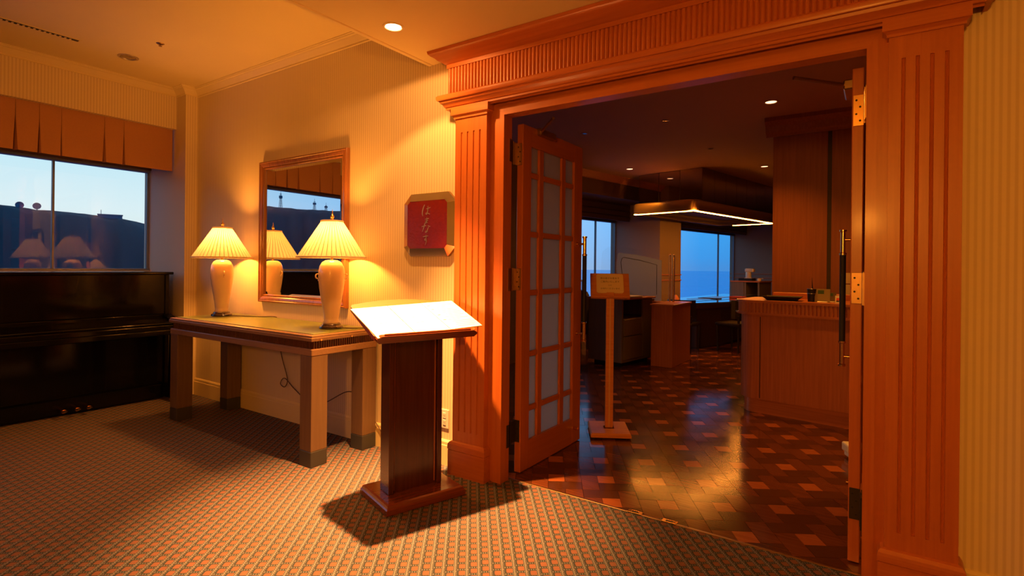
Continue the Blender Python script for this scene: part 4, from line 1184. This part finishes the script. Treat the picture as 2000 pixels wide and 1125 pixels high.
# ---- balcony rail outside the restaurant window
br = thing('balcony_railing', 'white balcony railing outside the left restaurant window', 'railing', (-4.7, 9.9, 0), FR)
ob('top_rail', G().box(-.62, -.58, -3.0, .4, .98, 1.02), WHITE, br)
ob('bottom_rail', G().box(-.61, -.59, -3.0, .4, .12, .15), WHITE, br)
me = mesh_of(G().box(-.609, -.591, -.009, .009, .0, .98), WHITE, 'baluster')
for k in range(29): put('baluster', me, br, (0, -2.95 + k * .118, 0))
struct(ob('floor_balcony', G().box(-1.0, -.14, -6, 6, -.2, 0), ALU, loc=FP, rz=FR))

# ================================================================== OUTSIDE
CZ = 1.28
def pol(az, d, t): return (d * math.sin(R(az)), d * math.cos(R(az)), CZ + d * t)
g = G(); rings = []
ridge = [(-48, -.02), (-56, .012), (-61, .035), (-64, .046), (-68, .0585), (-69.5, .0645), (-70.5, .0675), (-73, .0705), (-75.8, .0728), (-77.6, .076), (-80, .0785), (-88, .088), (-98, .094), (-110, .099), (-121, .0985), (-124, .0962), (-128, .0955), (-140, .09), (-160, .07), (-180, .03)]
random.seed(3)
az = -48.0; prof = []
while az > -180:
    for (a0, t0), (a1, t1) in zip(ridge, ridge[1:]):
        if a1 <= az <= a0:
            f = (az - a0) / (a1 - a0); prof.append((az, t0 + (t1 - t0) * f + random.uniform(-.0007, .0007))); break
    az -= .5
for d, k, dz in ((150, 0, -62), (230, .28, -30), (310, .62, -12), (380, .9, -2), (420, 1.0, 0), (520, .75, -20), (800, .1, -70)):
    rings.append([(d * math.sin(R(a)), d * math.cos(R(a)), CZ + 420 * t * k + dz + (random.uniform(-2, 2) if k not in (1.0,) else 0)) for a, t in prof])
g.loft(rings)
tag(ob('hillside', g, HILL, smooth=60), 'dark wooded hillside seen through the lobby window', 'hill')
g = G(); n = 96
g.bm.faces.new([g.bm.verts.new((15500 * math.cos(2 * math.pi * k / n), 15500 * math.sin(2 * math.pi * k / n), -62)) for k in range(n)])
tag(ob('sea', g, SEA), 'calm blue evening sea out to the horizon beyond the restaurant windows', 'sea')
DISH = plain('dish_grey', (.10, .12, .16), .6)
for az, lab in ((-76.52, 'left satellite dish on the hill ridge'), (-75.50, 'right satellite dish on the hill ridge')):
    p = pol(az, 415, .0775)
    t = thing('satellite_dish', lab + ' outside the lobby window', 'dish', (p[0], p[1], p[2] - 4.4), R(-az) - R(6), 'satellite dishes on the ridge')
    # the reflector looks towards the building
    prof_ = [(1.95 * k / 6, -.55 * (1 - (k / 6) ** 2)) for k in range(7)]
    gd = G(); gd.lathe(prof_, (0, 0, 0), 24, cap=False); gd.xf(Matrix.Translation((0, 0, 4.4)) @ Matrix.Rotation(R(82), 4, 'X')); ob('reflector', gd, DISH, t, smooth=50)
    ob('mast', G().cyl((0, .9, 0), (0, .6, 4.2), .3, .2, 10), DISH, t)
    ob('feed_arm', G().tube([(0, 0, 2.9), (0, -1.5, 4.3)], .10, 6), DISH, t)
p = pol(-70.8, 412, .0655)
t = thing('ridge_building', 'small flat building on the hill ridge', 'building', (p[0], p[1], p[2] - 2.5), R(70))
ob('wall_block', G().box(-6, 6, -3, 3, 0, 4.4), DISH, t); ob('roof', G().box(-6.3, 6.3, -3.3, 3.3, 4.4, 4.8), DISH, t)
ob('mast', G().cyl((-4.5, 0, 4.8), (-4.5, 0, 7.5), .15, seg=6), DISH, t)
for az, t0, hgt, lab in ((-122.03, .0965, 12.5, 'tallest lattice mast on the ridge, seen in the mirror'), (-125.15, .0945, 9.0, 'middle lattice mast on the ridge, seen in the mirror'), (-126.25, .0945, 6.5, 'shortest lattice mast on the ridge, seen in the mirror')):
    p = pol(az, 418, t0)
    t = thing('radio_mast', lab, 'mast', (p[0], p[1], p[2] - 2.0), 0, 'radio masts on the ridge')
    for sx in (-1, 1):
        for sy in (-1, 1): ob('leg', G().cyl((sx * .9, sy * .9, 0), (sx * .3, sy * .3, hgt), .14, .10, 6), DISH, t)
    g = G()
    nb = int(hgt / 1.6)
    for k in range(nb):
        z0 = k * 1.6; a0 = .9 - .6 * z0 / hgt; a1 = .9 - .6 * (z0 + 1.6) / hgt
        for sx, sy in ((-1, -1), (1, -1), (1, 1), (-1, 1)):
            nx, ny = -sy, sx
            g.cyl((sx * a0, sy * a0, z0), (nx * a1, ny * a1, z0 + 1.6), .06, seg=4)
    ob('bracing', g, DISH, t)
    ob('antenna_head', G().cyl((0, 0, hgt * .72), (0, 0, hgt * .86), 1.2, seg=12).cyl((0, 0, hgt), (0, 0, hgt + 1.8), .1, seg=6), DISH, t)
bpy.context.view_layer.update()
